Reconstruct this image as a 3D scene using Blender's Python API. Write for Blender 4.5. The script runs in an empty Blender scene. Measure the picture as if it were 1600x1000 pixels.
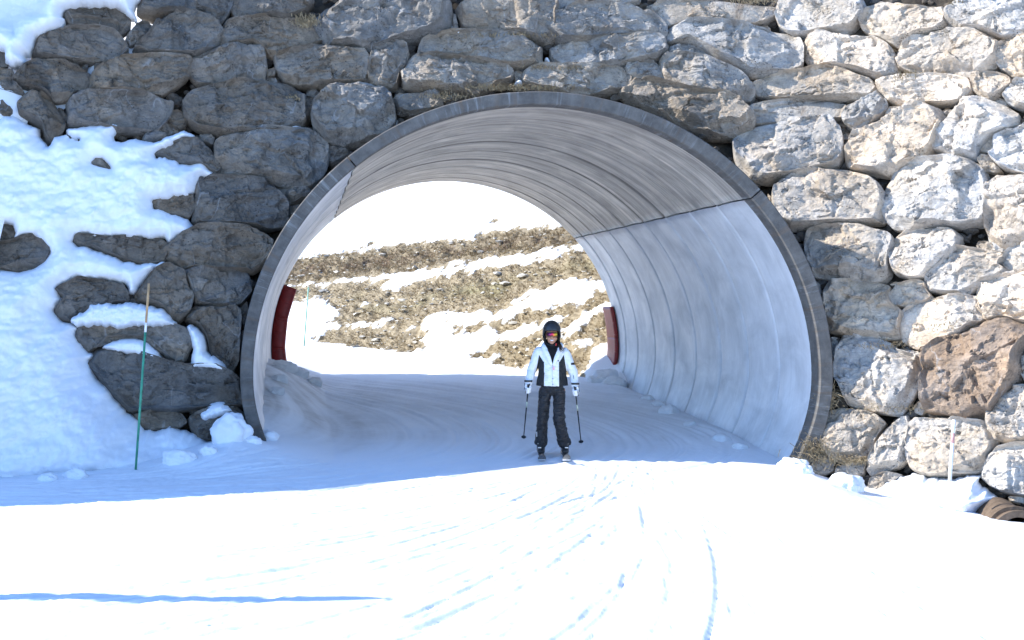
import bpy, math, random
import numpy as np
from mathutils import Vector, Matrix

# ------------------------------------------------------------------ camera, sky, sun, exposure
S = bpy.context.scene
COL = S.collection
R = math.radians
CAM = np.array([0.0, 0.0, 2.06]); FPX = 1900.0; PITCH = math.atan2(30, FPX)
SUN_EL, SUN_AZ = R(33.0), R(0.5)            # the light travels +x (left to right), a touch towards +y
cd = bpy.data.cameras.new('camera'); cam = bpy.data.objects.new('camera', cd); COL.objects.link(cam)
cam.location = CAM; cam.rotation_euler = (math.pi/2 - PITCH, 0, 0)
cd.sensor_width = 36; cd.lens = 36*FPX/1600; cd.clip_end = 600; cd.clip_start = .05
S.camera = cam
W = bpy.data.worlds.new('World'); S.world = W; W.use_nodes = True
nt = W.node_tree; bg = nt.nodes['Background']
sky = nt.nodes.new('ShaderNodeTexSky'); sky.sky_type = 'NISHITA'; sky.sun_disc = False
sky.sun_elevation = SUN_EL; sky.sun_rotation = R(-90) - SUN_AZ; sky.altitude = 2000; sky.air_density = 1.0; sky.dust_density = .1; sky.ozone_density = 6.0
nt.links.new(sky.outputs[0], bg.inputs[0]); bg.inputs[1].default_value = .15
sd = bpy.data.lights.new('sun', 'SUN'); sd.energy = 3.0; sd.angle = R(.53); sd.color = (1, .955, .87)
sun = bpy.data.objects.new('sun', sd); COL.objects.link(sun); sun.location = (-30, -4, 20)
sun.rotation_euler = Vector((math.cos(SUN_EL)*math.cos(SUN_AZ), math.cos(SUN_EL)*math.sin(SUN_AZ), -math.sin(SUN_EL))).to_track_quat('-Z', 'Y').to_euler()
S.view_settings.view_transform = 'Standard'; S.view_settings.look = 'None'
S.view_settings.exposure = 1.68; S.view_settings.gamma = 1.0; S.view_settings.use_curve_mapping = False
S.render.engine = 'CYCLES'; S.cycles.max_bounces = 10; S.cycles.diffuse_bounces = 6
S.cycles.sample_clamp_indirect = 8; S.cycles.use_denoising = True

rng = np.random.default_rng(11); random.seed(5)

# ------------------------------------------------------------------ numpy noise
_p = rng.permutation(256); PERM = np.concatenate([_p, _p, _p])
GR = np.array([(1,1,0),(-1,1,0),(1,-1,0),(-1,-1,0),(1,0,1),(-1,0,1),(1,0,-1),(-1,0,-1),(0,1,1),(0,-1,1),(0,1,-1),(0,-1,-1),(1,1,0),(-1,1,0),(0,-1,1),(0,-1,-1)], float)
def pn(p):
    i = np.floor(p).astype(int); f = p - i; i &= 255
    w = f*f*f*(f*(f*6-15)+10)
    out = 0
    for dx in (0, 1):
        for dy in (0, 1):
            for dz in (0, 1):
                h = PERM[PERM[PERM[i[:,0]+dx]+i[:,1]+dy]+i[:,2]+dz] & 15
                g = GR[h]
                d = g[:,0]*(f[:,0]-dx)+g[:,1]*(f[:,1]-dy)+g[:,2]*(f[:,2]-dz)
                out = out + d*(w[:,0] if dx else 1-w[:,0])*(w[:,1] if dy else 1-w[:,1])*(w[:,2] if dz else 1-w[:,2])
    return out
def fbm(p, o=4, rough=.5, ridge=False):
    p = np.asarray(p, float); a = 1.0; s = 0
    for k in range(o):
        n = pn(p + 37.7*k)
        s = s + a*((.5-np.abs(n))*2-.5 if ridge else n)
        p = p*2.03; a *= rough
    return s
def sstep(a, b, x):
    t = np.clip((x-a)/(b-a), 0, 1); return t*t*(3-2*t)
def xyz(*a): return np.stack(np.broadcast_arrays(*[np.asarray(q, float) for q in a]), -1)

# ------------------------------------------------------------------ mesh / object helpers
def tag(o, label=None, cat=None, group=None, kind=None):
    for k, v in (('label', label), ('category', cat), ('group', group), ('kind', kind)):
        if v: o[k] = v
    return o
def empty(name, loc=(0, 0, 0)):
    o = bpy.data.objects.new(name, None); COL.objects.link(o); o.location = loc; o.empty_display_size = .2; return o
def mesh_obj(name, V, F, mat=None, parent=None, loc=None, smooth=True, uv=None, attr=None):
    """V: n x 3 world coordinates (or local to loc), F: array of quads/tris or list of faces."""
    V = np.asarray(V, float)
    me = bpy.data.meshes.new(name)
    if isinstance(F, np.ndarray):
        n, k = F.shape
        me.vertices.add(len(V)); me.vertices.foreach_set('co', V.astype(np.float32).ravel())
        me.loops.add(n*k); me.loops.foreach_set('vertex_index', F.astype(np.int32).ravel())
        me.polygons.add(n); me.polygons.foreach_set('loop_start', (np.arange(n)*k).astype(np.int32))
        me.update(calc_edges=True)
    else:
        me.from_pydata(V.tolist(), [], [tuple(int(i) for i in f) for f in F]); me.update()
    me.polygons.foreach_set('use_smooth', np.full(len(me.polygons), smooth)); 
    if uv is not None:
        l = me.uv_layers.new(name='UVMap'); li = np.empty(len(me.loops), np.int32); me.loops.foreach_get('vertex_index', li)
        l.data.foreach_set('uv', np.asarray(uv, np.float32)[li].ravel())
    if attr:
        for nme, arr in attr.items():
            a = me.attributes.new(nme, 'FLOAT', 'POINT'); a.data.foreach_set('value', np.asarray(arr, np.float32))
    me.validate()
    o = bpy.data.objects.new(name, me); COL.objects.link(o)
    if mat: me.materials.append(mat)
    if parent: o.parent = parent
    if loc is not None: o.location = loc
    return o
def grid_faces(nu, nv):
    i = np.arange((nu-1)*(nv-1)); r, c = i//(nv-1), i % (nv-1); a = r*nv+c
    return np.stack([a, a+1, a+nv+1, a+nv], 1)
def ico(sub=3):
    import bmesh
    bm = bmesh.new(); bmesh.ops.create_icosphere(bm, subdivisions=sub, radius=1)
    V = np.array([v.co[:] for v in bm.verts]); F = np.array([[v.index for v in f.verts] for f in bm.faces]); bm.free(); return V, F
ICO = {k: ico(k) for k in (1, 2, 3, 4)}
class MB:
    """collects tubes and lofts into one mesh"""
    def __init__(s): s.V = []; s.F = []; s.n = 0
    def add(s, V, F):
        V = np.asarray(V, float); s.V.append(V); s.F += [tuple(int(i)+s.n for i in f) for f in F]; s.n += len(V); return s
    def tube(s, P, rad, n=10, flat=None, ref=(0, 1, 0), cap=True):
        P = np.asarray(P, float); m = len(P); rad = np.broadcast_to(np.asarray(rad, float).reshape(-1, 1) if np.ndim(rad) == 1 else np.asarray(rad, float), (m, 2)) if np.ndim(rad) != 2 else np.asarray(rad, float)
        T = np.gradient(P, axis=0); T /= np.linalg.norm(T, axis=1)[:, None] + 1e-9
        th = np.arange(n)*2*math.pi/n; V = []
        for p, t, r in zip(P, T, rad):
            b = np.asarray(ref, float); b = b - t*(b @ t)
            if np.linalg.norm(b) < 1e-3: b = np.array([1., 0, 0]) - t*t[0]
            b /= np.linalg.norm(b); a = np.cross(b, t)
            V.append(p + np.outer(np.cos(th)*r[0], a) + np.outer(np.sin(th)*r[1], b))
        F = [(i*n+j, i*n+(j+1) % n, (i+1)*n+(j+1) % n, (i+1)*n+j) for i in range(m-1) for j in range(n)]
        if cap: F += [tuple(range(n-1, -1, -1)), tuple((m-1)*n+j for j in range(n))]
        return s.add(np.concatenate(V), F)
    def ball(s, c, r, sub=3, M=None):
        V, F = ICO[sub]; V = V*np.asarray(r, float)
        if M is not None: V = V @ np.asarray(M).T
        return s.add(V + np.asarray(c, float), F)
    def box(s, c, h, M=None):
        V = np.array([(x, y, z) for x in (-1, 1) for y in (-1, 1) for z in (-1, 1)], float)*np.asarray(h, float)
        if M is not None: V = V @ np.asarray(M).T
        return s.add(V+np.asarray(c, float), [(0,1,3,2),(4,6,7,5),(0,4,5,1),(2,3,7,6),(0,2,6,4),(1,5,7,3)])
    def obj(s, name, mat, parent=None, smooth=True, remesh=None, sub=0, bevel=0, disp=None, loc=None):
        V = np.concatenate(s.V)
        if loc is not None: V = V - np.asarray(loc, float)
        o = mesh_obj(name, V, s.F, mat, parent, smooth=smooth, loc=loc)
        if bevel:
            b = o.modifiers.new('b', 'BEVEL'); b.width = bevel; b.segments = 2; b.limit_method = 'ANGLE'
        if remesh:
            m = o.modifiers.new('r', 'REMESH'); m.mode = 'VOXEL'; m.voxel_size = remesh; m.use_smooth_shade = True
            k = o.modifiers.new('s', 'SMOOTH'); k.factor = .5; k.iterations = 3
        if sub:
            m = o.modifiers.new('ss', 'SUBSURF'); m.levels = sub; m.render_levels = sub
        if disp:
            t = bpy.data.textures.new('folds', 'CLOUDS'); t.noise_scale = disp[1]; t.noise_depth = 2
            d = o.modifiers.new('d', 'DISPLACE'); d.texture = t; d.strength = disp[0]; d.mid_level = .5; d.texture_coords = 'LOCAL'
        return o

# ------------------------------------------------------------------ materials
class NT:
    def __init__(s, name, rough=.7, spec=.3):
        s.m = bpy.data.materials.new(name); s.m.use_nodes = True; s.t = s.m.node_tree; s.b = s.t.nodes['Principled BSDF']
        s.b.inputs['Roughness'].default_value = rough; s.b.inputs['Specular IOR Level'].default_value = spec
    def n(s, kind, **kw):
        o = s.t.nodes.new('ShaderNode'+kind)
        for k, v in kw.items(): setattr(o, k, v)
        return o
    def put(s, sock, v):
        if isinstance(v, bpy.types.NodeSocket): s.t.links.new(v, sock)
        elif v is not None: sock.default_value = v
    def coord(s, which='Object'): return s.n('TexCoord').outputs[which]
    def vmap(s, v, scale=(1, 1, 1), rot=(0, 0, 0)):
        o = s.n('Mapping'); s.put(o.inputs[0], v); o.inputs['Scale'].default_value = scale; o.inputs['Rotation'].default_value = rot; return o.outputs[0]
    def noise(s, v, scale, detail=4, rough=.5, dist=0, out=0):
        o = s.n('TexNoise'); s.put(o.inputs['Vector'], v); o.inputs['Scale'].default_value = scale
        o.inputs['Detail'].default_value = detail; o.inputs['Roughness'].default_value = rough; o.inputs['Distortion'].default_value = dist
        return o.outputs[out]
    def vor(s, v, scale, feature='F1', out='Distance'):
        o = s.n('TexVoronoi', feature=feature); s.put(o.inputs['Vector'], v); o.inputs['Scale'].default_value = scale; return o.outputs[out]
    def rng(s, v, a, b, c=0, d=1):
        o = s.n('MapRange'); s.put(o.inputs[0], v)
        for i, q in enumerate((a, b, c, d)): o.inputs[i+1].default_value = q
        return o.outputs[0]
    def math(s, op, a, b=None):
        o = s.n('Math', operation=op); s.put(o.inputs[0], a); s.put(o.inputs[1], b); return o.outputs[0]
    def vadd(s, a, b):
        o = s.n('VectorMath', operation='ADD'); s.put(o.inputs[0], a); s.put(o.inputs[1], b); return o.outputs[0]
    def mix(s, f, a, b, mode='MIX'):
        o = s.n('Mix', data_type='RGBA', blend_type=mode); s.put(o.inputs[0], f)
        for i, q in ((6, a), (7, b)):
            s.put(o.inputs[i], (*q, 1) if isinstance(q, tuple) and len(q) == 3 else q)
        return o.outputs[2]
    def ramp(s, v, stops):
        o = s.n('ValToRGB'); s.put(o.inputs[0], v); e = o.color_ramp.elements
        while len(e) < len(stops): e.new(.5)
        for q, (p, c) in zip(e, stops): q.position = p; q.color = (*c, 1)
        return o.outputs[0]
    def bump(s, h, dist=.02, strength=1.0, prev=None):
        o = s.n('Bump'); o.inputs['Strength'].default_value = strength; o.inputs['Distance'].default_value = dist
        s.put(o.inputs['Height'], h); s.put(o.inputs['Normal'], prev); return o.outputs[0]
    def done(s, color=None, normal=None, rough=None):
        if color is not None: s.put(s.b.inputs['Base Color'], (*color, 1) if isinstance(color, tuple) and len(color) == 3 else color)
        if normal is not None: s.put(s.b.inputs['Normal'], normal)
        if rough is not None: s.put(s.b.inputs['Roughness'], rough)
        return s.m

def mat_rock():
    m = NT('limestone', .82, .25); oi = m.n('ObjectInfo')
    off = m.n('VectorMath', operation='SCALE'); off.inputs[0].default_value = (31, 17, 53); m.put(off.inputs['Scale'], oi.outputs['Random'])
    v = m.vadd(m.coord(), off.outputs[0])
    big = m.noise(v, 1.6, 6, .6, .6); mid = m.noise(v, 7, 9, .68, .4); fine = m.noise(v, 38, 6, .7)
    tone = m.math('MULTIPLY', m.rng(big, .25, .75, .6, 1.4), m.rng(mid, .25, .75, .66, 1.34))
    tone = m.math('MULTIPLY', tone, m.rng(fine, .3, .7, .86, 1.14))
    hue = m.mix(m.rng(m.noise(v, 1.1, 3, .5, 1), .38, .62), (1.0, 1, .99), (1.11, 1.0, .86))
    c = m.mix(1.0, oi.outputs['Color'], hue, 'MULTIPLY')
    tc = m.n('CombineXYZ'); [m.put(tc.inputs[i], tone) for i in range(3)]
    c = m.mix(1.0, c, tc.outputs[0], 'MULTIPLY')
    # calcite veins
    vn = m.math('ABSOLUTE', m.math('SUBTRACT', m.noise(m.vmap(v, (1, 1, .5), (.3, .7, .5)), 2.2, 2, .35, .25), .5))
    vein = m.math('MULTIPLY', m.rng(vn, .002, .009, 1, 0), m.rng(m.noise(v, 2.2, 2), .5, .62))
    c = m.mix(m.math('MULTIPLY', vein, .32), c, (.52, .53, .54))
    wh = m.math('MULTIPLY', m.rng(m.noise(v, 12, 8, .75, .8), .56, .66), m.rng(m.noise(v, 1.7, 3), .5, .66))
    c = m.mix(m.math('MULTIPLY', wh, .25), c, (.46, .46, .45))
    # rusty seepage low on some faces
    st = m.math('MULTIPLY', m.rng(m.noise(m.vmap(v, (2.2, 2.2, .7)), 1.5, 5, .6, .5), .6, .72), .5)
    c = m.mix(st, c, (.16, .105, .06))
    pit = m.math('MULTIPLY', m.rng(m.vor(v, 24), .14, .24, 1, 0), m.rng(m.noise(v, 2.4, 3), .55, .62))
    c = m.mix(m.math('MULTIPLY', pit, .75), c, (.03, .028, .026))
    crk = m.vor(m.vadd(v, m.noise(v, 3, 4, .6, 0, 1)), 2.6, 'DISTANCE_TO_EDGE')
    crack = m.math('MULTIPLY', m.rng(crk, .0, .02, 1, 0), m.rng(m.noise(v, 3.1, 2), .5, .6))
    c = m.mix(m.math('MULTIPLY', crack, .6), c, (.05, .048, .045))
    h = m.math('ADD', m.math('MULTIPLY', m.noise(v, 21, 11, .66, .2), 1.0), m.math('MULTIPLY', m.noise(m.vmap(v, (1, 1, 3.5), (.4, .25, 0)), 13, 6, .62, .4), .55))
    h = m.math('SUBTRACT', h, m.math('ADD', m.math('MULTIPLY', crack, .35), m.math('MULTIPLY', pit, .3)))
    return m.done(c, m.bump(h, .055, .9))
def mat_snow(name='snow', dirt=False, lump=.5):
    m = NT(name, .62, .22); v = m.coord()
    c = m.mix(m.noise(v, 1.3, 3), (.76, .79, .83), (.82, .84, .87))
    if dirt:
        a = m.n('Attribute', attribute_name='dirt').outputs['Fac']
        d = m.math('MULTIPLY', a, m.rng(m.noise(v, 2.6, 7, .65, .4), .3, .7, .45, 1))
        c = m.mix(d, c, (.42, .415, .41))
    h = m.math('ADD', m.math('MULTIPLY', m.noise(v, 9, 5, .6), lump), m.math('MULTIPLY', m.noise(v, 70, 3, .6), .12))
    return m.done(c, m.bump(h, .025, .55))
def mat_lining(name, base, streak, dark):
    m = NT(name, .42, .4); uv = m.coord('UV')
    s1 = m.noise(m.vmap(uv, (26, .45, 1)), 1, 7, .66, .25); s2 = m.noise(m.vmap(uv, (5, .35, 1)), 1, 5, .6, .4); s3 = m.noise(uv, 1.6, 6, .62, .5)
    t = m.math('MULTIPLY', m.rng(s1, .32, .68, 1-streak, 1+streak*.55), m.rng(s2, .3, .7, 1-streak, 1+streak*.5))
    c = m.mix(m.rng(s3, .35, .7), base, tuple(q*.74 for q in base))
    tc = m.n('CombineXYZ'); [m.put(tc.inputs[i], t) for i in range(3)]
    c = m.mix(1.0, c, tc.outputs[0], 'MULTIPLY')
    # dark water stains that run round the vault
    stn = m.math('MULTIPLY', m.rng(m.noise(m.vmap(uv, (3.4, .5, 1)), 1, 6, .66, .8), .48, .62), m.rng(s1, .35, .6))
    c = m.mix(m.math('MULTIPLY', stn, dark), c, (.11, .10, .095))
    # scratches
    sc = m.math('MULTIPLY', m.rng(m.math('ABSOLUTE', m.math('SUBTRACT', m.noise(m.vmap(uv, (2, 2, 1), (0, 0, .6)), 2.2, 2, .4, .6), .5)), .001, .004, 1, 0), m.rng(m.noise(uv, 1.9, 2), .56, .62))
    c = m.mix(m.math('MULTIPLY', sc, .3), c, (.62, .62, .62))
    return m.done(c, m.bump(m.math('ADD', s1, m.math('MULTIPLY', m.noise(uv, 60, 4, .6), .3)), .006, .5), m.rng(s3, .3, .7, .34, .56))
def mat_rim():
    m = NT('stained_concrete', .85, .2); uv = m.coord('UV')
    c = m.mix(m.rng(m.noise(uv, 5, 8, .65), .3, .7), (.07, .066, .062), (.15, .142, .132))
    fl = m.math('MULTIPLY', m.rng(m.noise(m.vmap(uv, (15, 1.2, 1)), 1, 5, .7, .2), .53, .63), m.rng(m.noise(m.vmap(uv, (1.3, 2, 1)), 1, 3), .42, .6))
    c = m.mix(m.math('MULTIPLY', fl, .55), c, (.26, .275, .28))
    rs = m.math('MULTIPLY', m.rng(m.noise(m.vmap(uv, (7, 1.0, 1)), 1.3, 4), .55, .7), .55)
    c = m.mix(rs, c, (.13, .09, .06))
    return m.done(c, m.bump(m.noise(uv, 30, 8, .65), .012, .7))
def mat_earth():
    m = NT('wet_earth', .95, .1); v = m.coord()
    c = m.mix(m.rng(m.noise(v, 5, 8, .65), .35, .65), (.035, .03, .026), (.10, .082, .062))
    return m.done(c, m.bump(m.noise(v, 12, 9, .7), .06, 1))
def mat_hill():
    m = NT('alpine_slope', .9, .12); v = m.coord()
    br = m.n('Attribute', attribute_name='brown').outputs['Fac']; gr = m.n('Attribute', attribute_name='green').outputs['Fac']; so = m.n('Attribute', attribute_name='soil').outputs['Fac']
    f = m.noise(m.vmap(v, (1, 1, 1.6)), 9, 9, .7, .3)
    g = m.ramp(f, [(.25, (.15, .118, .08)), (.45, (.29, .237, .158)), (.6, (.39, .325, .225)), (.75, (.50, .43, .32))])
    g = m.mix(m.math('MULTIPLY', m.rng(m.noise(v, .55, 4, .6), .4, .62), gr), g, m.ramp(f, [(.3, (.10, .10, .05)), (.55, (.21, .205, .10)), (.75, (.32, .30, .17))]))
    g = m.mix(m.math('MULTIPLY', m.rng(m.noise(v, 1.3, 5, .65), .42, .6), so), g, m.mix(m.rng(f, .35, .7), (.085, .055, .038), (.20, .14, .098)))
    stn = m.math('MULTIPLY', m.rng(m.vor(m.vmap(v, (1, 1, 1.3)), 6.5), .2, .3, 1, 0), m.rng(m.noise(v, .8, 3, .6), .5, .6))
    g = m.mix(m.math('MULTIPLY', stn, .7), g, (.36, .33, .28))
    k = m.math('ADD', br, m.math('MULTIPLY', m.math('SUBTRACT', m.noise(v, 3.2, 6, .65), .5), .8))
    c = m.mix(m.rng(k, .47, .53), (.80, .82, .85), g)
    return m.done(c, m.bump(m.math('MULTIPLY', f, m.rng(k, .45, .6, .1, 1)), .10, .8))
def mat_plain(name, col, rough=.6, spec=.3, metal=0, nz=.12, scale=30, bump=.004, coat=0):
    m = NT(name, rough, spec); v = m.coord(); m.b.inputs['Metallic'].default_value = metal; m.b.inputs['Coat Weight'].default_value = coat
    n = m.noise(v, scale, 5, .6)
    c = m.mix(m.rng(n, .3, .7), tuple(q*(1-nz) for q in col), tuple(min(1, q*(1+nz)) for q in col))
    return m.done(c, m.bump(n, bump, .6))
M_ROCK = mat_rock(); M_SNOW = mat_snow(); M_PISTE = mat_snow('piste_snow', True, .3); M_ICE = mat_snow('old_snow', True, .8)
M_VAULT = mat_lining('vault_concrete', (.52, .455, .38), .42, .85); M_SIDE = mat_lining('smooth_side_concrete', (.68, .69, .71), .06, .12)
M_RIM = mat_rim(); M_EARTH = mat_earth(); M_HILL = mat_hill()
M_STRAW = mat_plain('dry_straw', (.30, .235, .145), .8, .15, nz=.35, scale=9)

# ------------------------------------------------------------------ where things stand: camera rays, wall, ground, hill
CP, SP = math.cos(PITCH), math.sin(PITCH)
def ray(px):
    px = np.atleast_2d(np.asarray(px, float)); X = (px[:, 0]-800)/FPX; Y = (500-px[:, 1])/FPX
    return xyz(X, CP + Y*SP, -SP + Y*CP)
def sp(u, w=.4): return w*np.log1p(np.exp(np.clip(u/w, -30, 30)))
BATTER = .36
def wall_b(x): return 15.95 - .45*sp(-3.4-x) - .8*sp(x-4.3)
def wall_y(x, z): return wall_b(x) + BATTER*z
def hit(fn, px, it=40):
    d = ray(px); t = np.full(len(d), 15.0)
    for _ in range(it):
        p = CAM + d*t[:, None]; t = t - .7*(p[:, 1]-fn(p[:, 0], p[:, 2]))
    return CAM + d*t[:, None]
def on_wall(px, off=0.0): return hit(lambda x, z: wall_y(x, z)-off, px)
def at(px, py, y):
    d = ray((px, py))[0]; return CAM + d*(y/d[1])
SKEW = -.173                                  # the tunnel runs back and to the left
YF, YB = 15.72, 26.0
CX, ZW, AX, BT, BB = .32, 1.07, 3.67, 3.525, 2.75
def arch(th, off=0.0, y=YF):
    s = np.sin(th); return xyz(CX + SKEW*(y-YF) + (AX+off)*np.cos(th), y, ZW + np.where(s > 0, BT+off, BB+off)*s)
def ground_z(x, y):
    x = np.asarray(x, float); y = np.asarray(y, float)
    xs = x - SKEW*np.clip(y-YF, 0, 30)
    A = np.interp(xs, [-9, -6, -4.6, -3.5, -3.0, -2.3, .5, 3.0, 3.7, 4.2, 5.8, 9], [.02, .02, .02, .02, .02, .01, 0, -.04, -.09, -.27, -.5, -.7])
    w = .3 + .7*sstep(10.5, 14.8, y)
    z = A*w*(1-sstep(26, 29, y)) + np.interp(xs, [-6, -4.6, -3.5, -3.0, -2.3], [0, .09, .29, .18, 0])*sstep(13.9, 15.5, y)*(1-sstep(26, 29, y))
    inside = sstep(16, 18.5, y)*(1-sstep(26.3, 28, y))
    z = z + .046*np.clip(y-YF, 0, 40)
    z = z + inside*(.30*sstep(-2.0, -3.3, xs)*(.5+.5*sstep(18.5, 22, y))*(1-.8*sstep(23.5, 25.3, y)) + .05*sstep(3.0, 3.6, xs))
    return z
def hill_n(x, y): return (y-27.6+1.1*x)/1.49
def hill_z(x, y):
    n = hill_n(x, y); z = .42 + .045*np.clip(27-y, 0, 10)*0
    return .45 + np.where(n > 0, .5*n - .10*np.clip(n-24, 0, None), .8*n)
def on_hill(px):
    d = ray(px); t = np.full(len(d), 38.0)
    for _ in range(80):
        p = CAM + d*t[:, None]; t = t + .8*(p[:, 2]-hill_z(p[:, 0], p[:, 1]))/(.42+0*t)
        t = np.clip(t, 20, 120)
    return CAM + d*t[:, None]
def poly_sd(P, Q):
    """signed distance of points Q (n x 2) to polygon P, positive inside; also the nearest point"""
    P = np.asarray(P, float); A = P; B = np.roll(P, -1, 0); best = np.full(len(Q), 1e9); near = np.zeros_like(Q); ins = np.zeros(len(Q), bool)
    for a, b in zip(A, B):
        ab = b-a; t = np.clip(((Q-a) @ ab)/(ab @ ab + 1e-12), 0, 1); n = a + t[:, None]*ab; dd = np.hypot(*(Q-n).T)
        m = dd < best; best[m] = dd[m]; near[m] = n[m]
        c = ((a[1] > Q[:, 1]) != (b[1] > Q[:, 1])); xx = a[0] + (Q[:, 1]-a[1])/(b[1]-a[1]+1e-12)*(b[0]-a[0]); ins ^= c & (Q[:, 0] < xx)
    return np.where(ins, best, -best), near
def P(s): return np.array([[float(q) for q in w.split(',')] for w in s.split()])

# ================================================================== LARGE STRUCTURE
# ------------------------------------------------------------------ piste
def axis(*segs):
    out = []
    for a, b, n in segs: out.append(np.linspace(a, b, n, endpoint=False))
    return np.concatenate(out + [np.array([segs[-1][1]])])
xs = np.concatenate([-np.geomspace(160, 6.2, 26), axis((-5.4, 6.4, 600)), np.geomspace(7.2, 160, 26)])
ys = np.concatenate([-np.geomspace(160, 1, 14), axis((0, 6.2, 22), (6.2, 13, 350), (13, 19, 200), (19, 27, 110), (27, 44, 40))])
GX, GY = np.meshgrid(xs, ys, indexing='ij'); gz = ground_z(GX, GY)
fp = xyz(GX.ravel(), GY.ravel(), 0)
soft = (.02*fbm(fp*[.45, .45, 1], 3) + .006*fbm(fp*[3.2, 3.2, 1], 3) + .0035*fbm(fp*[13, 9, 1], 2)).reshape(GX.shape)
gz = gz + soft
track = np.zeros_like(GX)
def carve(pts, width, depth, fade):
    """press a ski track into the snow: pts n x 2 spaced ~2 cm, depth per point"""
    for (px, py), dp, fd in zip(pts, depth, fade):
        if fd < .03: continue
        i0, i1 = np.searchsorted(xs, (px-width*2, px+width*2)); j0, j1 = np.searchsorted(ys, (py-width*2, py+width*2))
        if i1 <= i0 or j1 <= j0: continue
        d2 = ((xs[i0:i1, None]-px)**2 + (ys[None, j0:j1]-py)**2)/width**2
        cut = -dp*fd*np.exp(-d2*1.6)
        sub = track[i0:i1, j0:j1]; np.minimum(sub, cut, out=sub)
        rise = .35*dp*fd*np.exp(-(np.sqrt(d2)-1.75)**2*7)
        np.maximum(sub, np.where(sub > -.0008, rise, sub), out=sub)
def ski_track(x, y, head, kap, length, width=.028, depth=.011, dash=.5, pair=False, seed=0):
    n = int(length/.022); s = np.arange(n)*.022; th = head + kap*s
    X = x + np.cumsum(np.sin(th))*.022; Y = y - np.cumsum(np.cos(th))*.022
    q = fbm(xyz(s*.9, seed*3.1, 0), 3); fd = sstep(-.18+dash*.5, .12+dash*.5, q)*sstep(0, .6, s)*sstep(length, length-.6, s)
    wob = .02*fbm(xyz(s*.6, seed*1.7, 5), 2)
    X = X + wob*np.cos(th); Y = Y + wob*np.sin(th)
    for o in ((0, .24) if pair else (0,)):
        carve(np.stack([X+o*np.cos(th), Y+o*np.sin(th)], 1), width, np.full(n, depth), fd)
def head_at(x): return -R(np.interp(x, [-5, -3.1, -1.3, -.5, .6, 2.0, 3.2, 5], [79, 70, 42, 30, 17, -7, -16, -25]))
def field_track(x, y, length, width, depth, dash, off, seed):
    P_ = []
    for k in range(int(length/.02)):
        h = head_at(x)*sstep(16.5, 13.5, y) + off; P_.append((x, y)); x += math.sin(h)*.02; y -= math.cos(h)*.02
    P_ = np.array(P_); sg = np.arange(len(P_))*.02
    fd = sstep(-.2+dash*.5, .1+dash*.5, fbm(xyz(sg*.33, seed*3.1, 0), 2) + .35*fbm(xyz(sg*5, seed*2.3, 4), 2))*sstep(0, .5, sg)*sstep(length, length-.5, sg)
    carve(P_, width, depth*(.9+.25*np.clip(fbm(xyz(sg*9, seed*1.3, 8), 2), -.5, .5)), fd)
for i in range(380):
    u = rng.uniform(); x0 = rng.uniform(-4.6, 3.4) if u < .75 else rng.uniform(-5, -1); y0 = rng.uniform(7.2, 16)
    dp = rng.uniform(.013, .029)*(1.2 if rng.uniform() < .2 else 1); wd = rng.uniform(.020, .028) + dp*.2; of = rng.normal(0, .09); L = rng.uniform(1.2, 6)
    field_track(x0, y0, L, wd, dp, rng.uniform(-.3, .4) + .35*(x0 > 1.6), of, i)
    if rng.uniform() < .25: field_track(x0+.2, y0+.12, L, wd, dp*.8, .3, of, i+500)
def sweep(s0, y): return s0 - np.where(y > 17.2, .085, .20)*(y-17.2)**2
for i in range(110):                             # tracks sweeping through the tunnel and out to the left
    s0 = rng.uniform(-1.6, 3.2); y1_ = rng.uniform(17, 27); y_ = np.arange(y1_, y1_-rng.uniform(2, 7), -.02); y_ = y_[y_ > 13.6]
    sg = (y1_-y_); fd = sstep(-.35, .0, fbm(xyz(sg*.4, i*3.3, 2), 2))*sstep(0, .5, sg)*sstep(sg.max(), sg.max()-.5, sg)
    carve(np.stack([sweep(s0, y_), y_], 1), rng.uniform(.03, .07), np.full(len(y_), rng.uniform(.008, .026)), fd)
for x0, y0, L, w_, d_ in ((-.35, 8.35, 1.2, .03, .026), (.1, 10.6, .8, .04, .03), (.75, 8.3, 1.1, .026, .022), (.95, 11.6, 1.2, .035, .025), (2.15, 9.0, 1.3, .02, .015), (-1.2, 8.2, 1.4, .035, .03), (.35, 9.5, .6, .045, .035), (-2.6, 9.6, 2.4, .04, .035)):
    field_track(x0, y0, L, w_, d_, -.6, 0, int(x0*70)+900)
gz = gz + track
ui, uj = GX, GY
xsk = GX - SKEW*np.clip(GY-YF, 0, 30)
dirt = sstep(15.6, 17.8, GY)*(1-sstep(23.5, 26.5, GY))*(.30+.28*sstep(.5, -2.6, xsk)) + .5*sstep(-1.9, -2.9, xsk)*sstep(17, 19, GY)*(1-sstep(25, 26.5, GY))
sw = GX + np.where(GY > 17.2, .085, .20)*(GY-17.2)**2
dirt = np.clip(dirt, 0, 1)*np.clip(.72+.5*fbm(xyz((GX*1.4).ravel(), (GY*.5).ravel(), 3), 4)+.85*fbm(xyz((sw*2.6).ravel(), (GY*.10).ravel(), 7), 4, .65), 0.05, 1.4).reshape(GX.shape)
piste = mesh_obj('piste', xyz(GX.ravel(), GY.ravel(), gz.ravel()), grid_faces(len(xs), len(ys)), M_PISTE, attr={'dirt': np.clip(dirt, 0, 1).ravel()})
tag(piste, kind='structure')

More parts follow.
